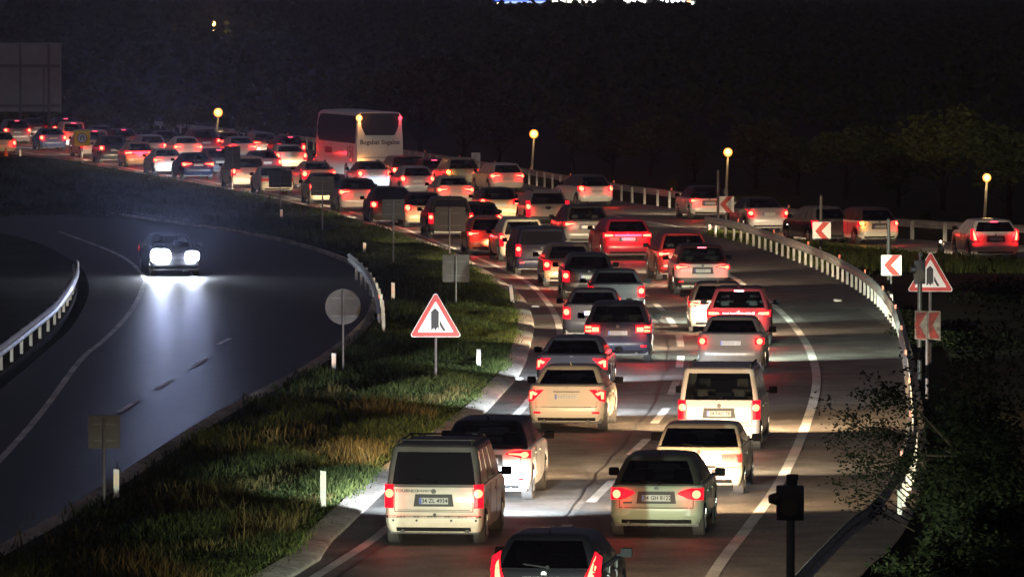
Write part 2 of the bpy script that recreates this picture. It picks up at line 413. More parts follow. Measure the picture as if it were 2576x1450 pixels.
# ------------------------------------------------------------------ signs and posts
def post(mb, h, r=.035, z0=-.1, y=0.0): mb.cyl((0, y, z0), (0, y, h), r, n=8); return mb
def place(px, py): x, y = G(px, py); return (x, y, 0)
def ring_poly(pts, inner): return pts, inner
def round_poly(pts, r, n=5):
    out = []; N = len(pts)
    for i in range(N):
        p = Vector(pts[i]); a = (Vector(pts[i-1])-p).normalized(); b = (Vector(pts[(i+1) % N])-p).normalized()
        ang = a.angle(b); L = r/math.tan(ang/2); c_ = p+(a+b).normalized()*(r/math.sin(ang/2))
        s = p+a*L; e = p+b*L
        v0 = s-c_; v1 = e-c_; tot = v0.angle_signed(v1)
        for k in range(n+1):
            q = Vector(v0); q.rotate(Matrix.Rotation(-tot*k/n, 2)); out.append((c_.x+q.x, c_.y+q.y))
    return out
def tri_sign(px, pyb, size, ztop, label, rot=0, rad=.035):
    root = empty('warning_sign', place(px, pyb), rot, label, 'traffic sign')
    h = size*.866; zb = ztop-h
    T = [(-size/2, zb), (size/2, zb), (0, ztop)]
    cz = zb+h/3
    def sc_(k): return [(x*k, cz+(z-cz)*k) for x, z in T]
    MB().prism(round_poly(sc_(1.0), .055), -.02, 0).build('sign_panel', RETRO, root)
    MB().prism(round_poly(sc_(.965), .05), -.024, -.02).build('red_border', SRED, root)
    MB().prism(round_poly(sc_(.69), .02), -.028, -.024).build('white_field', RETRO, root)
    # merge arrow
    s = size
    arrow = [(-.085*s, cz-.165*s), (-.035*s, cz-.115*s), (.0*s, cz-.165*s), (.035*s, cz-.10*s), (.06*s, cz-.165*s), (.06*s, cz+.03*s), (.06*s, cz+.19*s), (-.01*s, cz+.26*s), (-.085*s, cz+.19*s)]
    m = MB().prism(arrow, -.031, -.028)
    m.prism([(.075*s, cz+.04*s), (.075*s, cz-.06*s), (.145*s, cz-.175*s), (.19*s, cz-.165*s)], -.031, -.028)
    m.build('merge_symbol', SBLK, root)
    post(MB(), ztop-.12, rad, y=.065).build('post', POLE, root)
    for hw_, z_ in ((.3, zb+.12), (.16, zb+h*.5)): MB().box(-size*hw_, size*hw_, .0, .02, z_, z_+.04).build('bracket', POLE, root)
    return root
tri_sign(1096, 975, 1.32, 2.42, 'red bordered triangle merge sign facing the camera on the grass verge')
tri_sign(2340, 905, 1.27, 2.95, 'red bordered triangle merge sign beside the right guardrail behind a dark lamp post', rad=.045)
def back_sign(kind, px, pyb, wd, ht, ztop, label, dx=0, rot=0, postr=.03, m=None):
    root = empty('traffic_sign', place(px, pyb), rot, label, 'traffic sign', None)
    if kind == 'round':
        poly = [(dx+wd/2*math.cos(2*PI*k/36), ztop-wd/2+wd/2*math.sin(2*PI*k/36)) for k in range(36)]
    else:
        poly = round_poly([(dx-wd/2, ztop-ht), (dx+wd/2, ztop-ht), (dx+wd/2, ztop), (dx-wd/2, ztop)], .03)
    MB().prism(poly, .04, .052).build('sign_panel', m or SIGNBACK, root)
    for kz in (.28, .78): MB().box(dx-wd*.35, dx+wd*.35, .02, .039, ztop-ht*kz, ztop-ht*(kz-.04)).build('bracket', POLE, root)
    post(MB(), ztop-.05, postr).build('post', POLE, root)
    return root
back_sign('round', 863, 945, .92, .92, 2.25, 'back of a round grey sign standing on the dark verge')
back_sign('square', 262, 1292, .60, .62, 1.86, 'back of a small square sign low at the left, beside a white marker post')
back_sign('square', 1147, 778, .84, .86, 1.72, 'grey square sign back just above and right of the triangle sign')
back_sign('square', 1131, 655, 1.12, .92, 2.0, 'dark back of a square sign covering most of a black off-road car', dx=.03, m=SIGNDARK)
back_sign('square', 990, 680, .8, .7, 2.55, 'dark sign back on a tall pole, second from right in its row', m=SIGNDARK)
back_sign('square', 811, 588, .95, .78, 2.38, 'dark back of a square sign in front of a white car near the white hatchback', m=SIGNDARK)
back_sign('square', 705, 536, 1.05, .78, 1.95, 'dark back of a square sign just left of the coach, over a cream car', m=SIGNDARK)
back_sign('square', 585, 478, .8, 1.2, 2.25, 'dark back of a tall sign left of the white framed van', m=SIGNDARK)
def delineator(px, py, hpx, label, lean=0):
    x, y = G(px, py); s = py/H; h = hpx/s
    root = empty('marker_post', (x, y, 0), 0, label, 'marker post', 'white marker posts on the verges')
    root.rotation_euler = (0, lean, 0)
    w2 = .055
    v = [(-w2, -.03, -.1), (w2, -.03, -.1), (w2*.7, .04, -.1), (-w2*.7, .04, -.1), (-w2, -.03, h), (w2, -.03, h*.985), (w2*.7, .04, h*.96), (-w2*.7, .04, h*.97)]
    mobj('post', v, [(0, 3, 2, 1), (4, 5, 6, 7), (0, 1, 5, 4), (1, 2, 6, 5), (2, 3, 7, 6), (3, 0, 4, 7)], RETRO, root)
    MB().box(-.045, .045, -.036, -.031, h-.34, h-.08).build('reflector', mat('post_reflector', (.85, .62, .5), .3), root, 0)
for px, py, hp, lb, ln in [(813, 1292, 110, 'white marker post in lit grass by the kerb left of the white van', 0), (293, 1272, 94, 'white marker post beside the small square sign back', 0),
        (840, 942, 55, 'white marker post just left of the round sign back', 0), (1204, 937, 60, 'white marker post with pale reflector right of the triangle sign', 0),
        (1291, 772, 58, 'leaning white marker post at the tip of the bright grass bend', -.12), (989, 763, 53, 'white marker post between the round sign and the triangle sign', 0),
        (917, 643, 33, 'white marker post at the top end of the short verge guardrail', 0), (708, 562, 36, 'white marker post below the cream old hatchback', 0),
        (51, 398, 22, 'small white marker post by the orange cone', 0), (1786, 582, 22, 'short marker post with orange reflector on the nose between the roads', 0)]:
    delineator(px, py, hp, lb, ln)
def chevron(px, pyb, size, ztop, label, red=True):
    root = empty('chevron_sign', place(px, pyb), 0, label, 'chevron sign', 'red and white chevron signs on the bend')
    s = size/2; zc = ztop-s
    MB().prism(round_poly([(-s, zc-s), (s, zc-s), (s, zc+s), (-s, zc+s)], .03), -.02, 0).build('sign_panel', RETRO, root)
    MB().prism([(.12*s, zc+.98*s), (.88*s, zc+.98*s), (-.02*s, zc), (.88*s, zc-.98*s), (.12*s, zc-.98*s), (-.72*s, zc)], -.024, -.02).build('chevron_arrow', SRED, root)
    post(MB(), ztop-.05, .03, y=.035).build('post', POLE, root); return root
chevron(1826, 582, .68, 1.48, 'farthest red chevron sign, in front of a white car on the slip road')
chevron(2067, 655, .68, 1.44, 'middle red chevron sign beside a bright red tail light')
c3 = chevron(2242, 778, .64, 1.71, 'nearest red chevron sign on a red and white post')
MB().box(-.05, .05, -.05, -.036, 0.02, .52).build('striped_base', mat('stripe_white', (.75, .7, .68), .5), c3, 0)
MB().box(-.052, .02, -.055, -.051, .18, .40).build('red_stripe', SRED, c3, 0)
root = empty('chevron_sign', place(2332, 1000), 0, 'battered red and white chevron sign partly hidden by branches under the triangle sign', 'chevron sign')
s_ = 1.0/2*.9; zc = 1.78
for k, (dx, rz) in enumerate(((-.15, -.25), (.17, .3))):
    pn = MB().prism([(dx-.155, zc-.34), (dx+.155, zc-.38), (dx+.155, zc+.34), (dx-.155, zc+.36)], -.02, 0).build('sign_panel', mat('dimmed_dirty_white', (.12, .11, .095), .7, noise=.6), root)  # mottled white, darkened to keep the panel dim behind the branches
    MB().prism([(dx-.12, zc+.30), (dx+.14, zc+.32), (dx-.04, zc), (dx+.14, zc-.33), (dx-.10, zc-.33), (dx-.15, zc-.02)], -.025, -.021).build('chevron_arrow', mat('dimmed_red', (.13, .008, .006), .7, noise=.5), root)  # red darkened in the same way as the panel
post(MB(), 2.1, .04, y=.05).build('post', POLE, root)
# dark beacon masts
def beacon_at(px, d, pytop, label, boxpx, boxhp, rp):
    x = X(px, d); zt = Z(pytop, d); s = FPX/d
    root = empty('beacon_mast', (x, d, -.1), 0, label, 'beacon mast', 'dark masts with lamp boxes beside the road')
    bw, bh, r = boxpx/s, boxhp/s, rp/s; zt += .1; sh = bh*.36
    MB().cyl((.04*bw, 0, 0), (.04*bw, 0, zt-sh-bh), r, n=14).build('mast', mat('mast_paint', (.05, .055, .05), .5), root)
    MB().box(-bw*.46, bw*.5, -.08, .08, zt-sh-bh, zt-sh, .012).build('lamp_box', BLK, root)
    MB().cyl((-bw*.40, -.04, zt-sh-bh*.38), (-bw*.72, -.06, zt-sh-bh*.38), bh*.2, bh*.12, n=12).build('hood', BLK, root)
    MB().cyl((.08*bw, 0, zt-sh-.01), (.08*bw, 0, zt-.03), bw*.2, n=12).box(-.08*bw, .3*bw, -.07, .05, zt-sh*.55, zt-sh*.1, .008).build('sensor', BLK, root)
    MB().cyl((-.02*bw, -.081, zt-sh-bh*.62), (-.02*bw, -.086, zt-sh-bh*.62), bh*.24, n=16).build('lens', mat('dark_lens', (.05, .04, .03), .2), root)
beacon_at(1985, 88, 1188, 'black lamp box on a dark mast in the right foreground', 72, 88, 11)
beacon_at(2312, 168, 632, 'black lamp box on a mast in front of the right triangle sign', 30, 60, 6)
for px, pyb, pyt, lb in ((1806, 588, 430, 'tall thin dark pole left of the farthest chevron sign'), (2065, 650, 492, 'tall thin dark pole rising behind the middle chevron sign'), (2235, 768, 552, 'tall thin dark pole rising above the nearest chevron sign')):
    x, y = G(px, pyb); r = empty('pole', (x, y, 0), 0, lb, 'pole', 'thin dark poles beside the bend')
    MB().cyl((0, 0, -.1), (0, 0, Z(pyt, y)), .055, n=8).build('shaft', mat('pole_dark', (.07, .065, .06), .6), r)
    MB().cyl((0, 0, Z(pyt, y)), (0, 0, Z(pyt, y)+.05), .065, .03, n=8).build('cap', BLK, r)
# small white plate sign, yellow board
r = empty('plate_sign', (X(1197, 350), 350, 0), 0, 'small white rectangular sign on a pole right of the coach', 'traffic sign')
MB().box(-.24, .24, -.02, 0, Z(405, 350), Z(384, 350)).build('sign_panel', RETRO, r, 0)
MB().cyl((.0, .02, 0), (.0, .02, Z(386, 350)), .03, n=8).build('post', POLE, r)
for k, zz in enumerate((390, 394, 399)): MB().box(-.12, .11-.04*k, -.026, -.021, Z(zz+1.5, 350), Z(zz, 350)).build('text_line', mat('grey_print', (.35, .35, .35), .6), r, 0)
r = empty('turn_sign', (X(207, 396), 396, 0), 0, 'yellow board with a round U-turn prohibition sign at the far left', 'traffic sign')
zb, zt = Z(367, 396), Z(328, 396); zc = (zb+zt)/2
MB().prism(round_poly([(-.48, zb), (.48, zb), (.48, zt), (-.48, zt)], .04), -.02, 0).build('sign_panel', mat('yellow_brightened', (.95, .62, .02), .5), r)  # colour brightened to look lit, the board has no glow
circ = lambda rad: [(rad*math.cos(2*PI*k/28), zc+rad*math.sin(2*PI*k/28)) for k in range(28)]
MB().prism(circ(.31), -.024, -.02).build('red_ring', mat('ring_red', (.45, .12, .12), .5), r)
MB().prism(circ(.25), -.028, -.024).build('white_disc', RETRO, r)
uu = [(-.12, zc-.14), (-.06, zc-.14), (-.06, zc+.03)]+[(.06*math.cos(a)+.01, zc+.04+.06*math.sin(a)) for a in (2.8, 2.2, 1.57, .9, .3)]+[(.07, zc-.14), (.13, zc-.14)]+[(.13*math.cos(a)+.005, zc+.04+.13*math.sin(a)) for a in (.0, .6, 1.2, 1.8, 2.4, 3.14)]
MB().prism(uu, -.032, -.028).build('arrow_symbol', SBLK, r)
MB().box(-.03, .03, .0, .05, -.1, zt-.1).build('post', POLE, r, 0)
r = empty('traffic_cone', place(15, 398), 0, 'orange traffic cone at the far left edge of the road', 'traffic cone')
MB().lathe((0, 0, .04), [(.16, 0), (.03, .62), (.0, .63)], 14).build('cone', mat('cone_orange', (.75, .12, .02), .5, em=(1, .15, .03), es=.0), r)
MB().box(-.2, .2, -.2, .2, 0, .04).build('base', BLK, r, 0)
# billboard
r = empty('billboard', (X(60, 448), 448, 0), 0, 'grey back of a large billboard with frame beams at upper left', 'billboard')
xl, xr = X(-60, 448)-X(60, 448), X(155, 448)-X(60, 448); zb, zt = Z(281, 448), Z(108, 448)
BB = mat('billboard_metal', (.17, .16, .17), .7, noise=.15, nscale=2)
MB().box(xl, xr, 0, .12, zb, zt).build('panel', BB, r, 0)
DB = mat('beam_dark', (.07, .06, .07), .7)
for py in (166, 266): MB().box(xl, xr-.1, -.12, -.003, Z(py+4, 448), Z(py-4, 448)).build('beam', DB, r, 0)
for px in (-10, 52, 124): xx = X(px, 448)-X(60, 448); MB().box(xx-.09, xx+.09, -.24, -.122, -.2, zt-.1).build('mast', DB, r, 0)
for px in (110,): xx = X(px, 448)-X(60, 448); MB().box(xx-.05, xx+.05, -.119, -.004, zb, Z(170, 448)).build('strut', DB, r, 0)
# street lamps
LAMPM = mat('lamp_globe_lit', (.9, .7, .3), .4, em=(1, .3, .04), es=1.7)
def painted_halo(m, inner, outer, es):   # halo painted into the globe: hot in the middle, deep amber rim
    nt = m.node_tree; b = nt.nodes['Principled BSDF']; lw = nt.nodes.new('ShaderNodeLayerWeight'); lw.inputs[0].default_value = .5
    r = nt.nodes.new('ShaderNodeValToRGB'); r.color_ramp.elements[0].position = .12; r.color_ramp.elements[1].position = .62
    r.color_ramp.elements[0].color = (*inner, 1); r.color_ramp.elements[1].color = (*outer, 1)
    nt.links.new(lw.outputs['Facing'], r.inputs[0]); nt.links.new(r.outputs[0], b.inputs['Emission Color']); b.inputs['Emission Strength'].default_value = es
painted_halo(LAMPM, (1, .55, .12), (.50, .09, .004), 1.6)
def lamp(px, pyt, pyb, d, rpx, label, dxb=0, e=60, pole=True):
    x = X(px, d); z = Z(pyt, d); s = FPX/d
    root = empty('street_lamp', (x+dxb/s, d, 0 if pole else z-3), 0, label, 'street lamp', 'glowing amber street lamps beyond the road')
    z0 = root.location.z; rr = rpx*1.12/s; xx = -dxb/s
    MB().ball((xx, 0, z-z0), rr, 8).build('lamp_globe', LAMPM, root)
    zb = -.3
    MB().cyl((0, 0, zb), (xx, 0, z-z0-rr*.9), .075, .05, n=8).cyl((0, 0, zb), (0, 0, zb+.5), .13, .10, n=8).build('pole', mat('lamp_pole', (.5, .48, .44), .5), root)
    MB().cyl((xx, 0, z-z0+rr*.93), (xx, 0, z-z0+rr*1.15), rr*.7, rr*.2, n=10).build('cap', POLE, root)
    l = bpy.data.lights.new('lamp_light', 'POINT'); l.energy = e; l.color = (1, .62, .22); l.shadow_soft_size = rr*1.3
    lo = bpy.data.objects.new('lamp_light', l); C.objects.link(lo); lo.parent = root; lo.location = (xx, -rr*1.6, z-z0+.05)
lamp(549, 283, 368, 432, 10.5, 'amber street lamp above the queue, left of the coach', -7, 50)
lamp(1343, 337, 445, 372, 10.5, 'amber street lamp right of the coach', -6, 45)
lamp(1831, 383, 480, 330, 10.5, 'amber street lamp above the farthest chevron sign', -5, 45)
lamp(2482, 447, 560, 285, 10, 'amber street lamp at the right edge above a white car', -7, 42)
lamp(537, 60, 90, 900, 5.5, 'small distant amber lamp high at upper left', 0, 1200, False)
# litter
rnd = random.Random(5)
for px, py, s_, lb in ((1299, 921, .09, 'crumpled white litter on the road shoulder, upper of two'), (1303, 954, .11, 'flat white litter on the road shoulder, lower of two'), (2108, 757, .12, 'white litter near the right guardrail'), (1347, 772, .10, 'white litter beside the curving left edge line')):
    x, y = G(px, py); m = MB().box(-s_, s_, -s_*2.2, s_*2.2, .004, .05, .015)
    o = m.build('litter', RETRO, None, 0); setp(o, lb, 'litter', 'bits of litter on the asphalt'); o.location = (x, y, .0)
    for v_ in o.data.vertices: v_.co.x += rnd.uniform(-.03, .03); v_.co.y += rnd.uniform(-.05, .05); v_.co.z *= rnd.uniform(.6, 1.3)
# ------------------------------------------------------------------ vehicles
# type table: L length, W width, hb bumper bottom, deck profile (y, z) , greenhouse base y0,y1 / roof y0,y1, roof z, axle positions, wheel radius
T = {
 'sedan': dict(L=4.45, W=1.76, deck=[(0, .99), (.1, 1.05), (.55, 1.07), (.9, .98), (3.1, .96), (3.3, .97), (4.2, .74), (4.45, .60)], g=(.52, 3.42, 1.22, 2.55), belt=.94, roof=1.44, ax=(.98, 3.62), wr=.32, slope='deck', iw=.13, tw=.24),
 'hatch': dict(L=4.1, W=1.74, deck=[(0, .92), (.2, .95), (2.9, .95), (3.1, .96), (3.9, .76), (4.1, .62)], g=(.10, 3.25, .62, 2.3), belt=.93, roof=1.46, ax=(.72, 3.28), wr=.31, slope='hatch', iw=.12, tw=.22),
 'suv': dict(L=4.45, W=1.86, deck=[(0, 1.03), (.2, 1.06), (3.1, 1.06), (3.3, 1.07), (4.2, .92), (4.45, .75)], g=(.08, 3.45, .52, 2.55), belt=1.04, roof=1.64, ax=(.85, 3.55), wr=.36, slope='hatch', iw=.13, tw=.22),
 'van': dict(L=4.4, W=1.80, deck=[(0, 1.07), (.1, 1.08), (3.2, 1.08), (3.4, 1.08), (4.2, .90), (4.4, .75)], g=(.06, 3.6, .16, 2.75), belt=1.06, roof=1.80, ax=(.72, 3.5), wr=.32, slope='hatch', iw=.05, tw=.12),
 'wagon': dict(L=4.6, W=1.78, deck=[(0, .95), (.2, .98), (3.1, .96), (3.3, .97), (4.3, .76), (4.6, .60)], g=(.08, 3.45, .40, 2.55), belt=.95, roof=1.47, ax=(.95, 3.65), wr=.32, slope='hatch', iw=.13, tw=.22),
 'oldhatch': dict(L=3.9, W=1.66, deck=[(0, .93), (.18, .96), (2.75, .93), (2.9, .94), (3.75, .78), (3.9, .66)], g=(.16, 2.95, .75, 2.15), belt=.92, roof=1.38, ax=(.68, 3.1), wr=.29, slope='hatch', iw=.05, tw=.14),
 'oldsedan': dict(L=4.3, W=1.68, deck=[(0, .88), (.06, .93), (.85, .95), (1.0, .92), (2.9, .92), (3.0, .93), (4.2, .80), (4.3, .70)], g=(.85, 3.05, 1.3, 2.5), belt=.90, roof=1.40, ax=(.95, 3.4), wr=.30, slope='deck', iw=.06, tw=.14),
}
HB = .24
def in_poly(p, poly):
    x, y = p; c_ = False; n = len(poly); j = n-1
    for i in range(n):
        if (poly[i][1] > y) != (poly[j][1] > y) and x < (poly[j][0]-poly[i][0])*(y-poly[i][1])/(poly[j][1]-poly[i][1])+poly[i][0]: c_ = not c_
        j = i
    return c_
def full_from_half(h): return h+[(-x, y, z) for x, y, z in reversed(h[1:-1])]
def shell_faces(nl, N, skip=None):
    fs = {'body': []}; m = N//2
    for l in range(nl-1):
        for j in range(N):
            hs = j if j < m else N-1-j
            k = skip(l, hs, 1 if j < m else -1) if skip else 'body'
            fs.setdefault(k, []).append((l*N+j, l*N+(j+1) % N, (l+1)*N+(j+1) % N, (l+1)*N+j))
    return fs
def cap_faces(base, N):
    m = N//2; f = []
    for i in range(m):
        a, b = base+i, base+i+1; c_ = base+(N-i-1) % N if i+1 < m else None
        # mirrored of i is (N-i)%N, mirrored of i+1 is N-i-1
        mi = base+(N-i) % N; mj = base+(N-i-1) % N
        if i == 0: f.append((a, mj, b))
        elif i+1 == m: f.append((a, mi, b))
        else: f.append((a, mi, mj, b))
    return f
def make_vehicle(kind, label, px, py, heading, paint, lamps, plate=None, group=None, cat='car', name='car', near=1, head=None, sx=1.0, sz=1.0,
                 rough=.35, metal=0.0, dirty=0.0, tint=False, brake3=False, roof_col=None, roof_rails=False, badge=True, world=None, lower=None, bright=1.0, bumper_col=None, refl=False, wiper=False, platez=None, amber=None, dim=(), haim=7.5, hwide=82, hv=.20, rear_lamps=True):
    p = dict(T[kind]); L, W = p['L'], p['W']*sx; hw = W/2; R = p['wr']
    roofz = p['roof']*sz
    x0, y0 = world if world else G(px, py)
    root = empty(name, (x0, y0, 0), -heading, label, cat, group)
    pm = mat('paint_%.3f_%.3f_%.3f_%.2f' % (*paint, rough), paint, rough, metal, coat=.35 if max(paint) > .1 else .05, spec=.5 if max(paint) > .1 else .18, noise=.10 if dirty else 0, nscale=4)
    rm = mat('paint_%.3f_%.3f_%.3f_%.2f' % (*(roof_col or paint), rough), roof_col or paint, rough, metal, coat=.35 if max(roof_col or paint) > .1 else .05, spec=.5 if max(roof_col or paint) > .1 else .18)
    deck = lambda y: interp(p['deck'], y)
    deck0 = p['deck'][0][1]
    van = kind in ('van',)
    # rear profile (fraction -> y offset, width factor)
    if kind in ('van',): prof = [(0, .10, .93), (.10, .03, .97), (.22, .0, .995), (.33, .0, 1), (.36, .035, 1), (.40, .05, 1), (.7, .055, 1), (.95, .06, .995), (1, .075, .985)]
    elif kind in ('oldhatch', 'oldsedan'): prof = [(0, .10, .94), (.12, .02, .97), (.28, .0, 1), (.45, .0, 1), (.49, .05, .99), (.7, .055, .99), (.93, .07, .975), (1, .12, .95)]
    elif kind == 'sedan': prof = [(0, .13, .92), (.12, .05, .96), (.26, .0, .99), (.44, .0, 1), (.52, .03, 1), (.72, .07, .99), (.92, .10, .97), (.97, .11, .955), (1, .16, .93)]
    else: prof = [(0, .13, .93), (.12, .05, .97), (.24, .0, 1), (.42, .0, 1), (.48, .03, 1), (.7, .05, .995), (.9, .07, .985), (.97, .09, .97), (1, .12, .95)]
    r_c = .15 if van else (.12 if kind.startswith('old') else .26)
    bow = .03 if (van or kind.startswith('old')) else .055
    nx, na = 4, 4
    ns = 40 if near >= 2 else 26
    us = [i/ns for i in range(1, ns)]
    def zb(y):
        z = HB
        for a in p['ax']:
            dd = abs(y-a); RR = R+.065
            if dd < RR: z = max(z, R+math.sqrt(RR*RR-dd*dd)*.98)
        return z
    def sidew(y, w_):
        t = (y-L*.5)/(L*.5); return w_*(1-.035*abs(t)**3)
    def half_ring(ya, yb, w_, r, bw, zf, rf=.3, uu=us):
        pts = []
        for i in range(nx+1):
            x = (w_-r)*i/nx; pts.append((x, ya+bw*(x/w_)**2))
        yc = pts[-1][1]
        for k in range(1, na+1):
            a = k/na*PI/2; pts.append((w_-r+r*math.sin(a), yc+r-r*math.cos(a)))
        y1 = yb-bw-rf
        for u in uu: pts.append((w_, lerp(yc+r, y1, u)))
        for k in range(0, na+1):
            a = k/na*PI/2; pts.append((w_-rf+rf*math.cos(a), y1+rf*math.sin(a)))
        yq = y1+rf
        for i in range(nx-1, -1, -1):
            x = (w_-rf)*i/nx; pts.append((x, yq+bw*(1-(x/w_)**2)))
        return pts
    verts = []
    for fr, yo, wf in prof:
        hp = half_ring(yo, L-yo*.8, hw*wf, r_c, bow, None)
        hr = [(sidew(y, x) if x > hw*wf*.9 else x, y, lerp(zb(y) if x > hw*.6 else HB, deck(y), fr)) for x, y in hp]
        if fr == 1: pass
        verts += full_from_half(hr)
    N = len(full_from_half(hr)); nl = len(prof)
    lowfr = {'black': 2, 'half': 3}.get(lower, 0)
    fs = shell_faces(nl, N, (lambda l, hs, s: 'low' if l < lowfr else 'body') if lowfr else None)
    body_f = fs['body']+cap_faces((nl-1)*N, N); low_f = fs.get('low', [])
    mobj('body', verts, body_f+low_f, pm, root, 32, mats=[pm, BLK], fm=[0]*len(body_f)+[1]*len(low_f))
    MB().box(-hw+.10, hw-.10, .22, L-.22, .20, .62).build('underbody', BLK, root, 0)
    # greenhouse
    g0, g1, g2, g3 = p['g']; belt = p['belt']; iw, tw = p['iw'], p['tw']
    wb = hw-.035-iw*.25; wr_ = hw-.035-tw
    ts = [0, .06, .12, .35, .6, .80, .90, .97, 1.0] if not van else [0, .02, .07, .35, .62, .80, .88, .95, 1.0]
    gv = []
    gu = [.0, .05, .08, .32, .35, .62, .65, .90, .97, 1.0]
    rs = {'van': .11}.get(kind, .10 if kind.startswith('old') else .18); bwg = .03 if van else .07
    def gh(t):
        w_ = lerp(wb, wr_, t**1.35); ya = lerp(g0, g2, t**(1.15 if not van else 1)); yb = lerp(g1, g3, t**1.1)
        zz = lerp(belt-.02, roofz-.05, t)
        if t > .96: w_ -= .01; 
        return w_, ya, yb, zz
    for t in ts:
        w_, ya, yb, zz = gh(t)
        hp = half_ring(ya, yb, w_, rs, bwg, None, rf=.22, uu=gu)
        gv += full_from_half([(x, y, zz) for x, y in hp])
    # roof crown
    w_, ya, yb, zz = gh(1.0)
    for dw, dz in ((.05, .025), (.14, .042), (.3, .052)):
        hp = half_ring(ya+dw, yb-dw, w_-dw, max(.05, rs-dw*.3), bwg, None, rf=.2, uu=gu)
        gv += full_from_half([(x, y, zz+dz) for x, y in hp])
    GN = len(full_from_half([(0, 0, 0)]*len(hp))); GL = len(ts)+3
    nr = nx; sA = nx+na; nfs = len(gu)
    w_lo, w_hi = 2, 6
    def skip(l, hs, s):
        if w_lo <= l < w_hi:
            if hs < nr+(0 if van else 1): return 'rear_window'
            k = hs-sA
            if k in (2,): return 'side_a%d' % s
            if k in (4,): return 'side_b%d' % s
            if k in (6,): return 'side_c%d' % s
            if hs >= sA+nfs+na: return 'windscreen'
        return 'cabin'
    fs = shell_faces(GL, GN, skip)
    cab = fs['cabin']+cap_faces((GL-1)*GN, GN)
    mobj('cabin', gv, cab, rm, root, 32)
    GM = TINT if tint else GLASS
    def sub(name_, faces):
        ids = sorted({i for f in faces for i in f}); mp = {a: b for b, a in enumerate(ids)}
        return mobj(name_, [gv[i] for i in ids], [tuple(mp[i] for i in f) for f in faces], GM, root, 60)
    sub('rear_window', fs['rear_window'])
    sub('windscreen', fs['windscreen'])
    for s in (1, -1):
        if near >= 1:
            for q in 'abc': sub('side_window', fs['side_%s%d' % (q, s)])
        else: sub('side_window', fs['side_a%d' % s]+fs['side_b%d' % s]+fs['side_c%d' % s])
    # interior
    if not tint:
        m = MB()
        yr = g0+.75
        for xx in (-.42, .42) if W > 1.5 else (-.38, .38):
            m.box(xx-.25, xx+.25, yr+1.0, yr+1.14, belt-.2, belt+.18, .05); m.box(xx-.13, xx+.13, yr+1.02, yr+1.11, belt+.2, belt+.40, .04)
        m.box(-hw+.3, hw-.3, yr, yr+.14, belt-.2, belt+.06, .04)
        for xx in (-.4, .4): m.box(xx-.12, xx+.12, yr+.02, yr+.10, belt+.04, belt+.22, .03)
        m.box(-hw+.2, hw-.2, g1-.6, g1-.25, belt-.1, belt+.03, .03)
        m.build('seats', SEAT, root, 40)
    # rear surface
    def rear_y(x, z):
        ax = abs(x)
        if z <= deck0:
            fr = max(0, min(1, (z-HB)/(deck0-HB)))
            yo = interp([(a, b) for a, b, c_ in prof], fr); w_ = hw*interp([(a, c_) for a, b, c_ in prof], fr); r = r_c; bw = bow
        else:
            t = max(0, min(1, (z-belt+.02)/(roofz-.05-belt+.02))); w_, yo, _, _ = gh(t); r = rs; bw = bwg
        xc = min(ax, w_-r); y = yo+bw*(xc/w_)**2
        if ax > w_-r: y = yo+bw*((w_-r)/w_)**2+r-math.sqrt(max(0, r*r-min(r, ax-(w_-r))**2))
        return y
    def panel(name_, poly, m, off=.006, thick=.02, par=None):
        out = []
        for i in range(len(poly)):
            a, b = poly[i-1], poly[i]; k = max(1, int(math.dist(a, b)/.06))
            for q in range(k): out.append((lerp(a[0], b[0], q/k), lerp(a[1], b[1], q/k)))
        n = len(out); xs_ = [q[0] for q in out]; zs_ = [q[1] for q in out]
        gp = [Vector(q) for q in out]; st = .05
        gx = min(xs_)+st/2
        while gx < max(xs_):
            gz = min(zs_)+st/2
            while gz < max(zs_):
                if in_poly((gx, gz), out) and min(math.dist((gx, gz), q) for q in out) > .02: gp.append(Vector((gx, gz)))
                gz += st
            gx += st
        cv, ce, cf, _, _, _ = geometry.delaunay_2d_cdt(gp, [(i, (i+1) % n) for i in range(n)], [], 1, 1e-5)
        v = [(q.x, rear_y(q.x, q.y)-off, q.y) for q in cv]; f = [tuple(q) for q in cf]; k0 = len(v)
        v += [(x, rear_y(x, z)-off, z) for x, z in out]+[(x*.995, rear_y(x, z)+thick, z) for x, z in out]
        f += [(k0+i, k0+(i+1) % n, k0+n+(i+1) % n, k0+n+i) for i in range(n)]
        o = mobj(name_, v, f, m, par or root, 0)
        bm = bmesh.new(); bm.from_mesh(o.data); bmesh.ops.recalc_face_normals(bm, faces=bm.faces); bm.to_mesh(o.data); bm.free()
        return o
    def rect(xa, xb, za, zb_): return [(xa, za), (xb, za), (xb, zb_), (xa, zb_)]
    def circ(cx, cz, r): return [(cx+r*math.cos(k*PI/6), cz+r*math.sin(k*PI/6)) for k in range(12)]
    def seam(pts, th=.012):
        for a, b in zip(pts, pts[1:]):
            if abs(a[0]-b[0]) > abs(a[1]-b[1]): q = [(a[0], a[1]-th/2), (b[0], b[1]-th/2), (b[0], b[1]+th/2), (a[0], a[1]+th/2)]
            else: q = [(a[0]-th/2, a[1]), (a[0]+th/2, a[1]), (b[0]+th/2, b[1]), (b[0]-th/2, b[1])]
            yield q
    # tail lights
    e = hw*.985; style = lamps
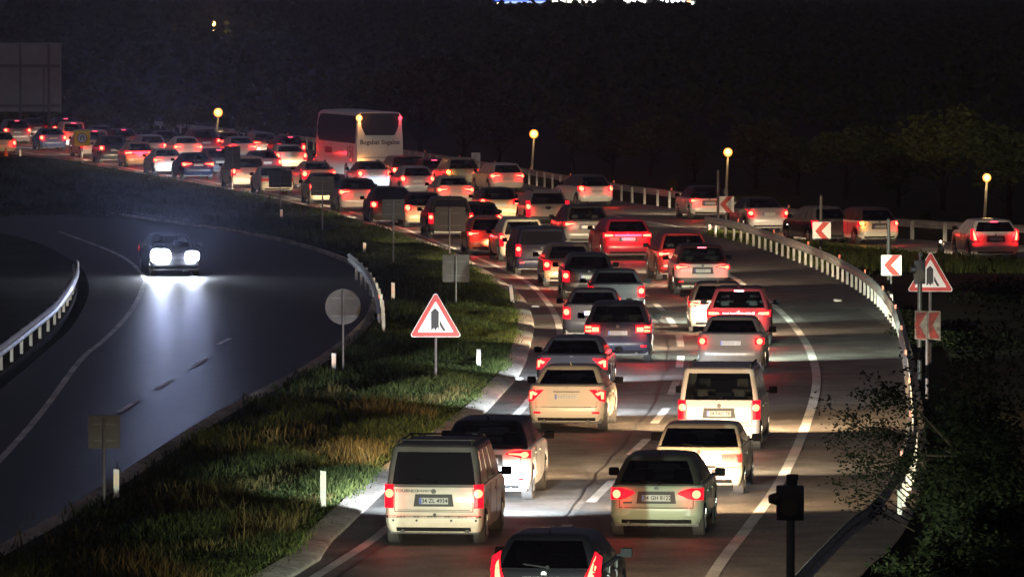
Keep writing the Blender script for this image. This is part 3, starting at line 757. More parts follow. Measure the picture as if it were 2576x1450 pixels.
    for s in (-1, 1):
        on = s not in dim
        core = R_CORE if on else R_DIM; lens = R_LENS if on else R_DIM
        S = lambda pl: [(x*s, z) for x, z in pl]
        if style == 'vert': lp = rect(e-.17, e, deck0-.40, deck0+.02); cp = circ(e-.088, deck0-.14, .078)
        elif style == 'tall': lp = rect(e-.14, e, deck0-.38, deck0+.10); cp = circ(e-.075, deck0-.05, .070)
        elif style == 'leaf': lp = [(e-.47, .80), (e-.25, .70), (e, .68), (e, .89), (e-.2, .90), (e-.42, .84)]; cp = circ(e-.12, .785, .075)
        elif style == 'wedge': lp = [(e-.36, .96), (e-.12, .71), (e, .68), (e, .92), (e-.1, .95)]; cp = [(e-.22, .87), (e-.16, .82), (e-.10, .85), (e-.08, .74), (e-.03, .74), (e-.03, .90), (e-.1, .92)]
        elif style == 'slim': lp = [(e-.50, .93), (e-.2, .86), (e, .84), (e, .99), (e-.15, 1.0), (e-.42, .96)]; cp = [(e-.42, .925), (e-.19, .90)]+[(e-.11+.075*math.cos(t), .915+.06*math.sin(t)) for t in (-2.4, -1.6, -.8, 0, .8, 1.6, 2.4)]+[(e-.19, .945), (e-.42, .945)]
        elif style == 'double': lp = rect(e-.42, e, .80, 1.0); cp = None
        elif style == 'square': lp = rect(e-.42, e-.02, .66, .83); cp = rect(e-.28, e-.08, .69, .80)
        elif style == 'small': lp = rect(e-.24, e, .76, .93); cp = circ(e-.12, .845, .078)
        elif style == 'boomer': lp = [(e-.28, .72), (e-.10, .72), (e, .80), (e, 1.12), (e-.12, 1.20), (e-.16, 1.0)]; cp = [(e-.20, .76), (e-.10, .76), (e-.07, .98), (e-.10, 1.14), (e-.14, 1.0)]
        elif style in ('bar', 'dotbar'): lp = [(e-.45, .88), (e, .84), (e, 1.03), (e-.4, 1.0)]; cp = [(e-.36, .91), (e-.05, .89), (e-.05, .98), (e-.34, .97)]
        elif style == 'round': lp = rect(e-.22, e, deck0-.35, deck0); cp = circ(e-.105, deck0-.16, .085)
        else: lp = rect(e-.3, e, .8, .95); cp = rect(e-.2, e-.05, .83, .92)
        if style in ('slim', 'bar', 'dotbar', 'double') and kind in ('hatch', 'sedan', 'wagon'):
            lp = [(x, z-.08) for x, z in lp]; cp = [(x, z-.08) for x, z in cp] if cp else None
        if kind == 'suv' and style in ('leaf', 'small', 'wedge'): lp = [(x, z+.08) for x, z in lp]; cp = [(x, z+.08) for x, z in cp]
        if kind == 'oldsedan' and style == 'square': lp = [(x, z) for x, z in lp]
        if near == 0:      # far lamp clusters enlarged to stand in for their glow
            gx, gz = sum(x for x, z in lp)/len(lp), sum(z for x, z in lp)/len(lp)
            lp = [(min(hw*.995, gx+(x-gx)*1.25), gz+(z-gz)*1.4) for x, z in lp]
            if cp: qx, qz = sum(x for x, z in cp)/len(cp), sum(z for x, z in cp)/len(cp); cp = [(min(hw*.98, qx+(x-qx)*1.25), qz+(z-qz)*1.45) for x, z in cp]
        tl = panel('tail_light', S(lp), lens, .014, .02)
        if style == 'double':
            zz = .80 - (.08 if kind in ('hatch', 'sedan', 'wagon') else 0)
            for q in (rect(e-.19, e-.03, zz+.02, zz+.085), rect(e-.19, e-.03, zz+.115, zz+.18), rect(e-.39, e-.21, zz+.03, zz+.15)): panel('bulb', S(q), core, .018, 0, tl)
        else:
            panel('bulb', S(cp), core if not (amber == s) else AMB, .02, 0, tl)
        if rear_lamps and on:
            l = bpy.data.lights.new('tail_glow', 'POINT'); l.energy = (6 if near >= 2 else (14 if near else 20))*bright*(1.7 if style in ('bar', 'dotbar', 'double', 'boomer') else 1); l.color = (1, .010, .013); l.shadow_soft_size = .05
            if amber == s: l.color = (1, .35, .06); l.energy = 9
            lo = bpy.data.objects.new('tail_glow', l); C.objects.link(lo); lo.parent = tl
            cx = sum(x for x, z in lp)/len(lp)*s; cz = sum(z for x, z in lp)/len(lp)
            lo.location = (cx, rear_y(cx, cz)-.09, cz)
    if style in ('bar', 'dotbar'):
        zz = .94-(.08 if kind in ('hatch', 'sedan', 'wagon') else 0)
        if style == 'bar': panel('light_bar', rect(-hw+.42, hw-.42, zz-.03, zz+.035), R_BAR, .016)
        else:
            lb = panel('light_bar', rect(-hw+.42, hw-.42, zz-.03, zz+.03), R_LENS, .014)
            m = MB()
            for k in range(9):
                xx = lerp(-hw+.5, hw-.5, k/8); m.box(xx-.035, xx+.035, rear_y(xx, zz)-.024, rear_y(xx, zz)-.017, zz-.018, zz+.018)
            m.build('lit_segments', R_BAR, lb, 0)
        l = bpy.data.lights.new('tail_glow', 'POINT'); l.energy = 20*bright; l.color = (1, .02, .08); l.shadow_soft_size = .15
        lo = bpy.data.objects.new('tail_glow', l); C.objects.link(lo); lo.parent = root; lo.location = (0, -.15, zz)
    if brake3:
        t = .93; w_, ya, _, zz = gh(t); 
        if kind == 'sedan': t = .16; w_, ya, _, zz = gh(t)
        MB().box(-.14, .14, ya-.02, ya+.01, zz-.018, zz+.018).build('high_brake_light', R_BAR, root, 0)
    # plate
    pz = platez or {'van': .80, 'suv': .80, 'hatch': .72, 'wagon': .72, 'sedan': .80, 'oldhatch': .48, 'oldsedan': .60}[kind]
    py_ = rear_y(0, pz)
    if plate is not None:
        if near >= 1: panel('plate_recess', [(-.36, pz-.10), (.36, pz-.10), (.33, pz+.12), (-.33, pz+.12)], BLK if near >= 2 and van else mat('plate_surround', (.05, .05, .05), .7), .004, .01)
        pl = MB().box(-.26, .26, py_-.022, py_-.010, pz-.056, pz+.056).build('licence_plate', PLATE, root, 0)
        if near >= 1: MB().box(-.259, -.215, py_-.0245, py_-.0225, pz-.055, pz+.055).build('plate_band', PBLUE, pl, 0)
        if plate and near >= 2: text_part('plate_text', plate, .105, (.02, py_-.026, pz), SBLK, pl, .002, .95)
        if plate == '' and near >= 1:
            m = MB(); rr = random.Random(int(px*7))
            for k in range(7): m.box(-.19+k*.06, -.19+k*.06+.03, py_-.026, py_-.0235, pz-.032, pz+.032) if rr.random() < .8 else None
            m.build('plate_characters', mat('blurred_print', (.32, .32, .32), .6), pl, 0)
    if badge and near >= 1:
        bz = pz+.17 if kind != 'oldhatch' else .86
        MB().cyl((0, rear_y(0, bz)-.012, bz), (0, rear_y(0, bz)+.01, bz), .045, n=12).build('badge', CHROME, root)
    if near >= 1:
        # bumper trim and seams
        if near >= 2:
            m = MB()
            zt = deck0-.02; zb_ = HB+.42*(deck0-HB)+.02; xw = hw*.78
            for pts in ([(-xw, zb_), (xw, zb_)], [(-xw, zb_), (-xw, zt)], [(xw, zb_), (xw, zt)]):
                for q in seam(pts):
                    n = len(q); v = [(x, rear_y(x, z)-.003, z) for x, z in q]; 
                    # split long horizontal seams so that they follow the bow
                    if abs(q[1][0]-q[0][0]) > .3:
                        for k in range(10):
                            xa, xb = lerp(q[0][0], q[1][0], k/10), lerp(q[0][0], q[1][0], (k+1)/10); za, zc = q[0][1], q[3][1]
                            m.add([(xa, rear_y(xa, za)-.003, za), (xb, rear_y(xb, za)-.003, za), (xb, rear_y(xb, zc)-.003, zc), (xa, rear_y(xa, zc)-.003, zc)], [(0, 1, 2, 3)])
                    else:
                        for k in range(8):
                            za, zc = lerp(q[0][1], q[2][1], k/8), lerp(q[0][1], q[2][1], (k+1)/8); xa, xb = q[0][0], q[1][0]
                            m.add([(xa, rear_y(xa, za)-.003, za), (xb, rear_y(xb, za)-.003, za), (xb, rear_y(xb, zc)-.003, zc), (xa, rear_y(xa, zc)-.003, zc)], [(0, 1, 2, 3)])
            m.build('panel_gap', BLK, root, 0)
        bc = bumper_col or BLK
        panel('lower_trim', rect(-hw*.74, hw*.74, HB+.015, HB+.09), bc, .012, .03)
        if refl:
            for s in (-1, 1): panel('bumper_reflector', rect(*sorted((s*(hw-.30), s*(hw-.14))), .42, .47), R_LENS, .01, .01)  # lit lens material makes these reflectors glow like lamps
    if wiper or near >= 2:
        w_, ya, _, zz = gh(.14); w2, yb2, _, z2 = gh(.3)
        MB().cyl((.05, ya-.02, zz), (-.33, ya+.02, zz+.05), .012, n=6).cyl((.05, ya+.02, zz-.02), (.05, ya-.03, zz+.01), .03, n=8).build('wiper', MIRR, root)
    # wheels
    for ya in p['ax']:
        for s in (-1, 1):
            xo = s*(hw*.985-.005); xi = xo-s*.21
            nseg = 24 if near >= 1 else 14
            m = MB(); m.cyl((xi, ya, R), (xo-s*.02, ya, R), R, n=nseg); m.cyl((xo-s*.02, ya, R), (xo, ya, R), R, R*.93, n=nseg)
            wh = m.build('wheel', RUB, root, 30)
            if near >= 0:
                m = MB(); m.cyl((xo-s*.005, ya, R), (xo+s*.006, ya, R), R*.64, n=nseg)
                m.build('rim', BLK if near >= 1 else RIM, wh, 30)
            if near >= 1:
                m = MB()
                for k in range(5):
                    a = k*2*PI/5+.3; c1, s1 = math.cos(a), math.sin(a); c2, s2 = math.cos(a+PI/2), math.sin(a+PI/2); b = .035
                    v = [(xo+s*.007, ya+c1*.03+c2*b, R+s1*.03+s2*b), (xo+s*.007, ya+c1*.03-c2*b, R+s1*.03-s2*b), (xo+s*.007, ya+c1*R*.6-c2*b, R+s1*R*.6-s2*b), (xo+s*.007, ya+c1*R*.6+c2*b, R+s1*R*.6+s2*b)]
                    m.add(v+[(x+s*.012, y, z) for x, y, z in v], [(4, 5, 6, 7), (0, 1, 5, 4), (1, 2, 6, 5), (2, 3, 7, 6), (3, 0, 4, 7)])
                m.build('spokes', RIM, wh, 0)
    # mirrors
    for s in (-1, 1):
        ym = g1-.75; xm = s*(hw-.02)
        m = MB().box(min(xm, xm+s*.07), max(xm, xm+s*.07), ym-.03, ym+.03, belt+.04, belt+.08)
        xa, xb = sorted((xm+s*.05, xm+s*.24)); m.box(xa, xb, ym-.05, ym+.06, belt+.02, belt+.17, .03)
        m.build('wing_mirror', MIRR, root, 40)
    # side gaps and handles
    if near >= 1:
        m = MB()
        for s in (-1, 1):
            for yy in (g0+1.25, g0+2.2):
                xx = sidew(yy, hw)*s; m.box(min(xx-.004, xx+.004), max(xx-.004, xx+.004), yy-.006, yy+.006, .4, belt-.02)
        m.build('door_gap', BLK, root, 0)
        for s in (-1, 1):
            for yy in (g0+1.10, g0+2.05): xx = sidew(yy, hw)*s; MB().box(xx-.02, xx+.02, yy-.1, yy+.1, belt-.16, belt-.125, .006).build('door_handle', pm, root, 30)
    if roof_rails:
        m = MB(); w_, ya, yb, zz = gh(1)
        for s in (-1, 1):
            m.cyl((s*(w_-.07), ya+.15, zz+.085), (s*(w_-.07), yb-.2, zz+.085), .016, n=6)
            for yy in (ya+.15, (ya+yb)/2, yb-.2): m.cyl((s*(w_-.07), yy, zz+.0), (s*(w_-.07), yy, zz+.09), .022, n=6)
        if roof_rails == 2:
            for yy in (ya+.35, yb-.55): m.box(-(w_-.05), w_-.05, yy-.03, yy+.03, zz+.09, zz+.12, .008)
        m.build('roof_rail', BLK, root)
    if kind in ('sedan', 'hatch', 'suv') and near >= 1:
        w_, ya, yb, zz = gh(1); MB().cyl((0, ya+.25, zz+.04), (0, ya+.12, zz+.12), .022, .008, n=6).build('antenna', rm, root)
    # headlights
    if head:
        col, e_ = head
        for s in (-1, 1):
            MB().box(s*hw*.62-.14, s*hw*.62+.14, L-.12, L-.03, .62, .76, .03).build('headlight', HEAD, root)
        for s in ((-1, 1) if near >= 2 else (0,)):
            l = bpy.data.lights.new('headlight_beam', 'SPOT'); l.energy = e_*(1 if near >= 2 else 1.7); l.color = col; l.shadow_soft_size = .06
            l.spot_size = math.radians(hwide); l.spot_blend = .85
            lo = bpy.data.objects.new('headlight_beam', l); C.objects.link(lo); lo.parent = root
            lo.location = (s*hw*.7, L+.06, .66); lo.rotation_euler = (PI/2-math.radians(haim), 0, 0); lo.scale = (1, hv, 1)
    root_info = dict(root=root, panel=panel, rear_y=rear_y, gh=gh, hw=hw, pm=pm, L=L, deck0=deck0, rect=rect)
    return root_info
# ------------------------------------------------------------------ the traffic
WARM = (1, .66, .36); HAL = (1, .76, .48); LED = (.78, .90, 1.0); GRN = (.84, 1.0, .80)
WHITE = (.62, .61, .58); SILV = (.34, .35, .35); GREY = (.10, .10, .105); DARK = (.018, .018, .021); NAVY = (.015, .022, .05)
BEIGE = (.50, .47, .38); CREAM = (.60, .52, .36); REDP = (.30, .015, .012); CHAMP = (.42, .40, .30)
PW = 4700.0
QG = 'cars queueing on the main road'; RG = 'cars on the merging slip road'
def veh(kind, label, px, py, road, paint, lamps, plate='', hc=HAL, hp=1.0, **k):
    x, d = k['world'] if k.get('world') else G(px, py)
    h = head_main(d) if road == 'M' else (head_ramp(d) if road == 'R' else math.radians(road))
    h += math.radians(k.pop('dh', 0))
    near = k.pop('near', 2 if py > 1050 else (1 if py > 600 else 0))
    grp = k.pop('group', QG if road != 'R' else RG)
    return make_vehicle(kind, label, px, py, h, paint, lamps, plate=plate, group=grp, head=(hc, PW*hp), near=near, **k)
# --- nearest rows
a = veh('hatch', 'black hatchback cut by the bottom edge with tall curved red lights', 1366, 1588, 'M', (.004, .004, .005), 'boomer', '', WARM, .6, rough=.2, near=2, bright=.9, dh=1.5)
b = veh('van', 'white passenger van with roof bars and wide number plate, nearest at left', 1090, 1372, 'M', (.60, .55, .46), 'vert', '34 ZL 4934', LED, 3.0, hwide=80, roof_rails=2, roof_col=(.10, .095, .09), tint=True, name='van', cat='van', refl=False, bright=.9, dirty=1, dh=.5)
c = veh('suv', 'white crossover with black roof and slim red light, ahead of the white van', 1219, 1262, 'M', (.66, .68, .70), 'slim', '', WARM, .55, roof_col=(.02, .022, .03), refl=True, bright=.9, sz=.95, sx=.96, dh=1.2, hwide=115, haim=3.5, hv=.27)
d_ = veh('hatch', 'pale green hatchback with leaf shaped red lights, nearest in the right lane', 1650, 1352, 'M', (.33, .39, .29), 'leaf', '34 GH 8122', WARM, 1.05, hwide=110, roof_col=(.05, .05, .04), bright=.8, dh=1, sx=.985)
e_ = veh('oldhatch', 'old beige boxy hatchback with one dim square tail light', 1757, 1247, 'M', (.52, .46, .35), 'square', '', HAL, .75, hwide=110, dim=(-1, 1), bright=.2, dh=1.5, sx=1.06)
f_ = veh('van', 'white panel-sided van with large rear window in the right lane', 1808, 1133, 'M', (.46, .45, .43), 'vert', '34 FAC 78', WARM, 1.9, hwide=110, name='van', cat='van', roof_rails=1, bright=.9, dh=1)
g_ = veh('sedan', 'cream white sedan with wedge shaped red lights and chrome plate strip', 1424, 1087, 'M', (.52, .47, .38), 'wedge', '', LED, .9, bright=.8, refl=True, dh=1, hwide=115, haim=3.5, hv=.27)
h_ = veh('sedan', 'black sedan close in front of the cream white sedan, only its right light showing', 1437, 1000, 'M', DARK, 'wedge', None, LED, 1.3, rough=.15, dh=1.5)
i_ = veh('suv', 'dark blue grey crossover with paired red lights and blue lit plate', 1554, 912, 'M', (.03, .033, .052), 'double', '', HAL, .8, refl=True, bright=1.3, dh=0, sx=.98, sz=.97, hwide=115, haim=3.5, hv=.27)
j_ = veh('sedan', 'grey brown sedan with small round red lights in the right lane', 1838, 940, 'M', (.14, .125, .11), 'small', '', GRN, 1.5, bright=.9, dh=2, hwide=115, haim=3.5, hv=.27)
k_ = veh('suv', 'dark crossover with a dotted red light bar across its tail', 1858, 872, 'M', (.09, .014, .018), 'dotbar', '', HAL, .7, brake3=True, refl=True, bright=1.3, dh=2, sx=.98, hwide=115, haim=3.5, hv=.27)  # dark red paint stands in for the light bar's glow
l_ = veh('hatch', 'pale hatchback half hidden behind the crossover with the dotted light bar', 1806, 838, 'M', (.34, .33, .30), 'slim', '', GRN, 1.0, bright=1.4, dh=1, roof_col=(.05, .04, .04), hwide=115, haim=3.5, hv=.27)
m_ = veh('suv', 'silver crossover with dark roof and pale bumper strip', 1768, 742, 'M', (.42, .44, .40), 'slim', '', HAL, .7, roof_col=(.04, .015, .015), lower='half', refl=True, bumper_col=(.6, .6, .55) and mat('skid_plate', (.6, .6, .54), .5), bright=1.3, brake3=True, dh=0, hwide=115, haim=3.5, hv=.27)
n_ = veh('suv', 'dark red lit crossover directly behind the silver crossover', 1722, 705, 'M', (.12, .012, .012), 'slim', '', HAL, .7, refl=True, bright=1.6, dh=-1, hwide=115, haim=3.5, hv=.27)  # red of the tail lights put into the paint
o_ = veh('suv', 'crossover glowing red under a full width red light bar', 1581, 655, 'M', (.26, .012, .03), 'bar', '', HAL, .6, bright=1.5, refl=False, dh=-2, sz=.94, hwide=115, haim=3.5, hv=.27)  # glow of the bar painted into the body colour
p_ = veh('suv', 'grey crossover with bright plate left of the full width red light bar', 1479, 622, 'M', (.10, .105, .10), 'slim', '', HAL, .6, roof_col=DARK, bright=1.1, dim=(), dh=-2)
q_ = veh('sedan', 'dark sedan with lit high brake light behind the dark blue grey crossover', 1492, 858, 'M', (.018, .018, .024), 'round', '', HAL, .8, brake3=True, bright=1.2, dh=1)
r_ = veh('sedan', 'black sedan with one bright right tail light beside a lane dash', 1551, 800, 'M', DARK, 'round', None, HAL, .7, bright=1.3, dh=1)
s_ = veh('hatch', 'dark hatchback with small bright plate in the left lane', 1482, 752, 'M', (.022, .02, .024), 'round', '', HAL, .7, bright=1.1, dh=0)
t_ = veh('hatch', 'tan hatchback peeking out left of a dark hatchback', 1432, 722, 'M', (.30, .20, .13), 'round', None, HAL, .6, bright=1.1, dh=0)
u_ = veh('van', 'dark navy van with wide black rear window and pale plate', 1364, 692, 'M', (.012, .014, .03), 'vert', '', HAL, .6, name='van', cat='van', tint=True, sz=.93, sx=1.04, bright=1.3, refl=True, dh=-1)
v_ = veh('wagon', 'cream estate car just left of the dark navy van', 1318, 658, 'M', (.60, .55, .40), 'tall', None, HAL, .6, bright=1.1, sz=1.08, dh=-1)
w_ = veh('hatch', 'red hatchback with dark rear window beside the left edge line', 1228, 643, 'M', (.50, .12, .06), 'slim', None, HAL, .6, bright=1.6, dh=1, sx=.9)
x_ = veh('hatch', 'dark hatchback above the red hatchback', 1212, 600, 'M', DARK, 'small', None, HAL, .6, bright=1.2)
y_ = veh('suv', 'black off-road car behind the dark sign back right of its row', 1136, 601, 'M', (.04, .035, .03), 'vert', '', HAL, .5, lower='black', bright=.4, sz=1.03, tint=True, bumper_col=mat('skid_plate', (.6, .6, .54), .5))
z_ = veh('hatch', 'cream hatchback with one red light left of the black off-road car', 1070, 572, 'M', (.52, .45, .28), 'small', '', HAL, .6, roof_col=DARK, bright=.9)
aa = veh('suv', 'dark car standing behind the second sign back from the right', 988, 568, 'M', (.03, .025, .02), 'small', None, HAL, .5, bright=1.0, tint=True)
dd = veh('suv', 'silver off-road car with black tailgate lettering strip in the middle of the queue', 1380, 578, 'M', (.44, .40, .31), 'tall', '', HAL, .6, lower='half', roof_rails=1, bright=1.1, dh=0)
cc = veh('hatch', 'champagne hatchback with yellow lit plate left of the silver off-road car', 1258, 556, 'M', (.50, .42, .24), 'small', '', HAL, .6, roof_col=(.04, .04, .03), bright=.8)
bb = veh('sedan', 'pale silver sedan directly below the amber lit off-road car', 1148, 522, 'M', (.52, .47, .38), 'slim', '', HAL, .6, bright=1.0)
ee = veh('wagon', 'white estate car by the far guardrail, right of the small white sign', 1279, 484, 'M', (.56, .52, .46), 'slim', '', HAL, .6, bright=.9, dh=-4)
ff = veh('suv', 'pale green off-road car with amber turn light behind the small sign pole', 1168, 478, 'M', (.36, .36, .22), 'small', '', HAL, .5, bright=.8, amber=-1)
gg = veh('hatch', 'blue grey hatchback with arched white roof edge', 1052, 492, 'M', (.22, .24, .28), 'small', '', LED, .5, roof_col=(.4, .42, .45), bright=1.2)
hh = veh('van', 'black people carrier behind the blue grey hatchback', 1030, 468, 'M', DARK, 'small', None, HAL, .5, sz=.86, name='van', cat='van')
ii = veh('sedan', 'bluish white sedan just below the coach', 944, 478, 'M', (.50, .55, .62), 'small', '', LED, 7, roof_col=(.05, .06, .05), bright=.8)
jj = veh('suv', 'silver car with red light strip below the coach', 905, 533, 'M', (.46, .40, .36), 'slim', '', HAL, .6, roof_col=(.05, .02, .02), bright=1.4, sz=.92)
kk = veh('hatch', 'white hatchback partly behind a square sign back', 826, 514, 'M', (.62, .56, .40), 'small', '', HAL, .6, bright=.5, roof_col=(.05, .05, .05))
ll = veh('sedan', 'light sedan with two glaring red lights left of the coach wheels', 805, 478, 'M', (.40, .32, .26), 'round', '', HAL, .6, bright=1.6)
mm = veh('oldsedan', 'cream old hatchback with dark trapezoid lights at the edge of the verge', 698, 490, 'M', (.68, .60, .44), 'square', '', HAL, .6, dim=(-1, 1), bright=.2, near=1)
nn = veh('van', 'white framed pickup van with dark rear window left of the cream old hatchback', 626, 474, 'M', (.56, .52, .44), 'round', '', HAL, .5, name='van', cat='van', bright=.6, sz=.92)
oo = veh('sedan', 'white sedan with two red lights left of the coach front', 735, 428, 'M', (.60, .52, .42), 'round', '', HAL, .7, bright=1.7, sx=1.04)
# --- far left crowd
far = [  # cars called lit have the tint of that light in their paint
 ('sedan', 'dark blue lit sedan with bright plate at the end of the lamp pole', 500, 452, NAVY, 'slim', LED, {}),
 ('sedan', 'white sedan glowing red on top, second from the verge', 427, 440, (.55, .52, .44), 'slim', HAL, {}),
 ('hatch', 'orange lit hatchback with an amber lamp on its roof line', 353, 421, (.55, .34, .18), 'bar', HAL, {}),
 ('suv', 'black car with one white bumper strip left of the orange lit hatchback', 290, 411, DARK, 'small', HAL, dict(bumper_col=None)),
 ('van', 'white framed van right behind the yellow U-turn board', 240, 396, (.42, .40, .38), 'tall', HAL, dict(name='van', cat='van', sz=.95)),
 ('sedan', 'blue lit sedan with a long white bumper left of the yellow board', 135, 379, (.10, .14, .30), 'small', LED, {}),
 ('hatch', 'cream car cut by the left edge of the picture', 8, 390, (.6, .5, .3), 'round', HAL, {}),
 ('suv', 'grey car behind the cone with a bright red lamp', 45, 362, (.12, .10, .12), 'small', WARM, {}),
 ('van', 'small cream box van left of the yellow board', 186, 372, (.62, .48, .42), 'small', WARM, dict(name='van', cat='van', sz=.95, sx=.9)),
 ('wagon', 'silver roofed estate in the second row above the orange lit hatchback', 385, 400, (.30, .28, .27), 'small', HAL, {}),
 ('sedan', 'pale sedan between two pairs of red lights in the second row', 475, 404, (.50, .46, .40), 'slim', HAL, {}),
 ('hatch', 'low dark car under the leftmost tall lamp', 555, 440, (.06, .07, .09), 'small', HAL, dict(near=0)),
 ('sedan', 'bluish sedan in the second row right of the lamp pole', 612, 404, (.34, .38, .45), 'slim', LED, {}),
 ('hatch', 'dark car in the back row between the black car and the estate', 315, 381, (.08, .07, .08), 'small', HAL, {}),
 ('suv', 'dark tall car in the back row right of the blue lit sedan', 168, 356, (.05, .04, .06), 'small', HAL, {}),
 ('sedan', 'red lit dark sedan tucked between the white sedan and the white framed van', 672, 446, (.12, .03, .04), 'small', HAL, {}),
 ('hatch', 'grey car at the back row right of the bluish sedan', 670, 393, (.2, .18, .18), 'slim', HAL, {}),
 ('sedan', 'dark red lit sedan directly left of the coach wheel', 858, 440, (.15, .04, .05), 'slim', HAL, {}),
 ('hatch', 'small dark car with red lights high in the back row above the white sedan', 425, 388, (.05, .04, .05), 'round', HAL, {}),
 ('suv', 'maroon tall car in the back row beside the lamp pole', 520, 391, (.10, .03, .04), 'small', HAL, {}),
 ('hatch', 'pinkish hatchback in the back row right of the lamp pole', 580, 390, (.35, .2, .2), 'slim', HAL, {}),
 ('sedan', 'dark sedan at the back behind the yellow board van', 262, 372, (.06, .05, .07), 'round', HAL, {}),
 ('sedan', 'dim dark car under the billboard', 95, 350, (.05, .04, .05), 'round', HAL, {}),
 ('hatch', 'red lit hatchback squeezed between coach rear and the estate car', 1098, 470, (.12, .05, .06), 'round', HAL, {}),
 ('hatch', 'dim car behind the red lit crowd just left of the coach front', 735, 402, (.1, .05, .06), 'round', HAL, {}),
]
for kd, lb, px, py, pc, ls, hc, kw in far:
    kw = dict(kw); kw.setdefault('brake3', int(px) % 3 == 0); kw.setdefault('near', 0); kw.pop('bumper_col', None)
    veh(kd, lb, px, py, 'M', pc, ls, '', hc, .5, bright=1.2, group='cars in the far left crowd', **kw)
# --- slip road
veh('hatch', 'white hatchback alone beside the far guardrail', 1503, 519, 'R', (.60, .64, .60), 'small', '', HAL, .6, roof_col=(.1, .1, .09), bright=1.3, dh=9)
veh('hatch', 'white hatchback with dark side and alloy wheel showing left of the farthest chevron sign', 1786, 552, 'R', (.58, .58, .52), 'slim', '', HAL, .6, roof_col=DARK, bright=1.6, near=1)
veh('sedan', 'silver sedan with dark side between the first two chevron signs', 1936, 586, 'R', (.22, .21, .21), 'round', '', HAL, .6, roof_col=DARK, bright=1.2, near=1)
veh('hatch', 'dark hatchback partly hidden by the middle chevron sign with one glaring red light', 2096, 612, 'R', (.07, .06, .06), 'round', None, HAL, .5, bright=2.2, near=1, sx=.95)
veh('hatch', 'white hatchback flashing an amber turn light right of the middle chevron sign', 2215, 615, 'R', (.62, .60, .50), 'small', '', HAL, .7, amber=-1, bright=1.0, roof_col=(.05, .03, .03))
veh('suv', 'white crossover with three glowing red lights at the right edge of the picture', 2506, 655, -7, (.50, .42, .40), 'boomer', '', HAL, .7, bright=1.6, brake3=True, group=RG, sx=1.0, sz=.92, near=1)
# --- the drivers waiting under the bridge, whose headlights light the nearest rows
veh('sedan', 'dark sedan waiting below the frame behind the white van', 0, 0, 2, DARK, 'small', '', HAL, .62, world=(-4.4, 82.5), near=2, bright=.3, hwide=60, haim=2.2, hv=.34)
veh('hatch', 'green tinted hatchback waiting below the frame in the right lane', 0, 0, 3, SILV, 'small', '', GRN, 5.0, world=(-.3, 84.0), near=2, bright=.3, hwide=60, haim=2, hv=.22, dh=8)
# small extras on the nearest vehicles
EXM = mat('exhaust_steel', (.06, .06, .06), .7)
def tailpipes(v, xs): 
    m = MB()
    for x in xs: m.cyl((x, .0, .26), (x, .25, .26), .035, n=10)
    m.build('exhaust', EXM, v['root'])
for v, xs in ((b, (-.55, .6)), (c, (.5,)), (d_, (-.5,)), (g_, (-.5, .5)), (i_, (-.5, .5)), (m_, (-.4,))): tailpipes(v, xs)
# van: lower valance with hooks, tailgate strip, trim letters
hw = b['hw']
b['panel']('bumper_step', b['rect'](-hw*.95, hw*.95, .50, .535), BLK, .006, .01)
b['panel']('tailgate_strip', b['rect'](-hw*.72, hw*.72, .63, .645), mat('strip_grey', (.2, .18, .16), .6), .012, .01)  # thin grey strip across the tailgate
bt = b['rear_y'](0, .98)
text_part('badge_text', 'TOURNEO', .075, (-.48, bt-.008, .975), SBLK, b['root'], .001, 1.15)
text_part('badge_text', 'CONNECT', .045, (-.17, bt-.008, .975), SBLK, b['root'], .001, 1.2)
MB().cyl((.02, b['rear_y'](0, .55)-.01, .555), (.02, b['rear_y'](0, .55)+.02, .555), .03, n=10).build('tow_point', BLK, b['root'])
m = MB()
for x in (-.72, -.3, .32, .76): m.cyl((x, b['rear_y'](x, .45)-.012, .455), (x, b['rear_y'](x, .45)+.01, .455), .022, n=8)
m.build('parking_sensor', BLK, b['root'])
MB().box(-.60, -.44, d_['rear_y'](-.52, .62)-.006, d_['rear_y'](-.52, .62)+.002, .625, .65).build('model_badge', BLK, d_['root'], 0)
# chrome strip above plate of the cream sedan; tailgate emblem strip of the off-road car
g_['panel']('chrome_strip', g_['rect'](-.30, .30, .90, .925), CHROME, .012, .01)
dd['panel']('tailgate_emblem', [(-.34, .93), (-.11, .95), (-.11, 1.0), (.11, 1.0), (.11, .95), (.34, .93), (.11, .915), (.05, .86), (-.05, .86), (-.11, .915)], BLK, .01, .01)
h_['panel']('spoiler_lip', h_['rect'](-.7, .7, .985, 1.0), CHROME, .02, .01)
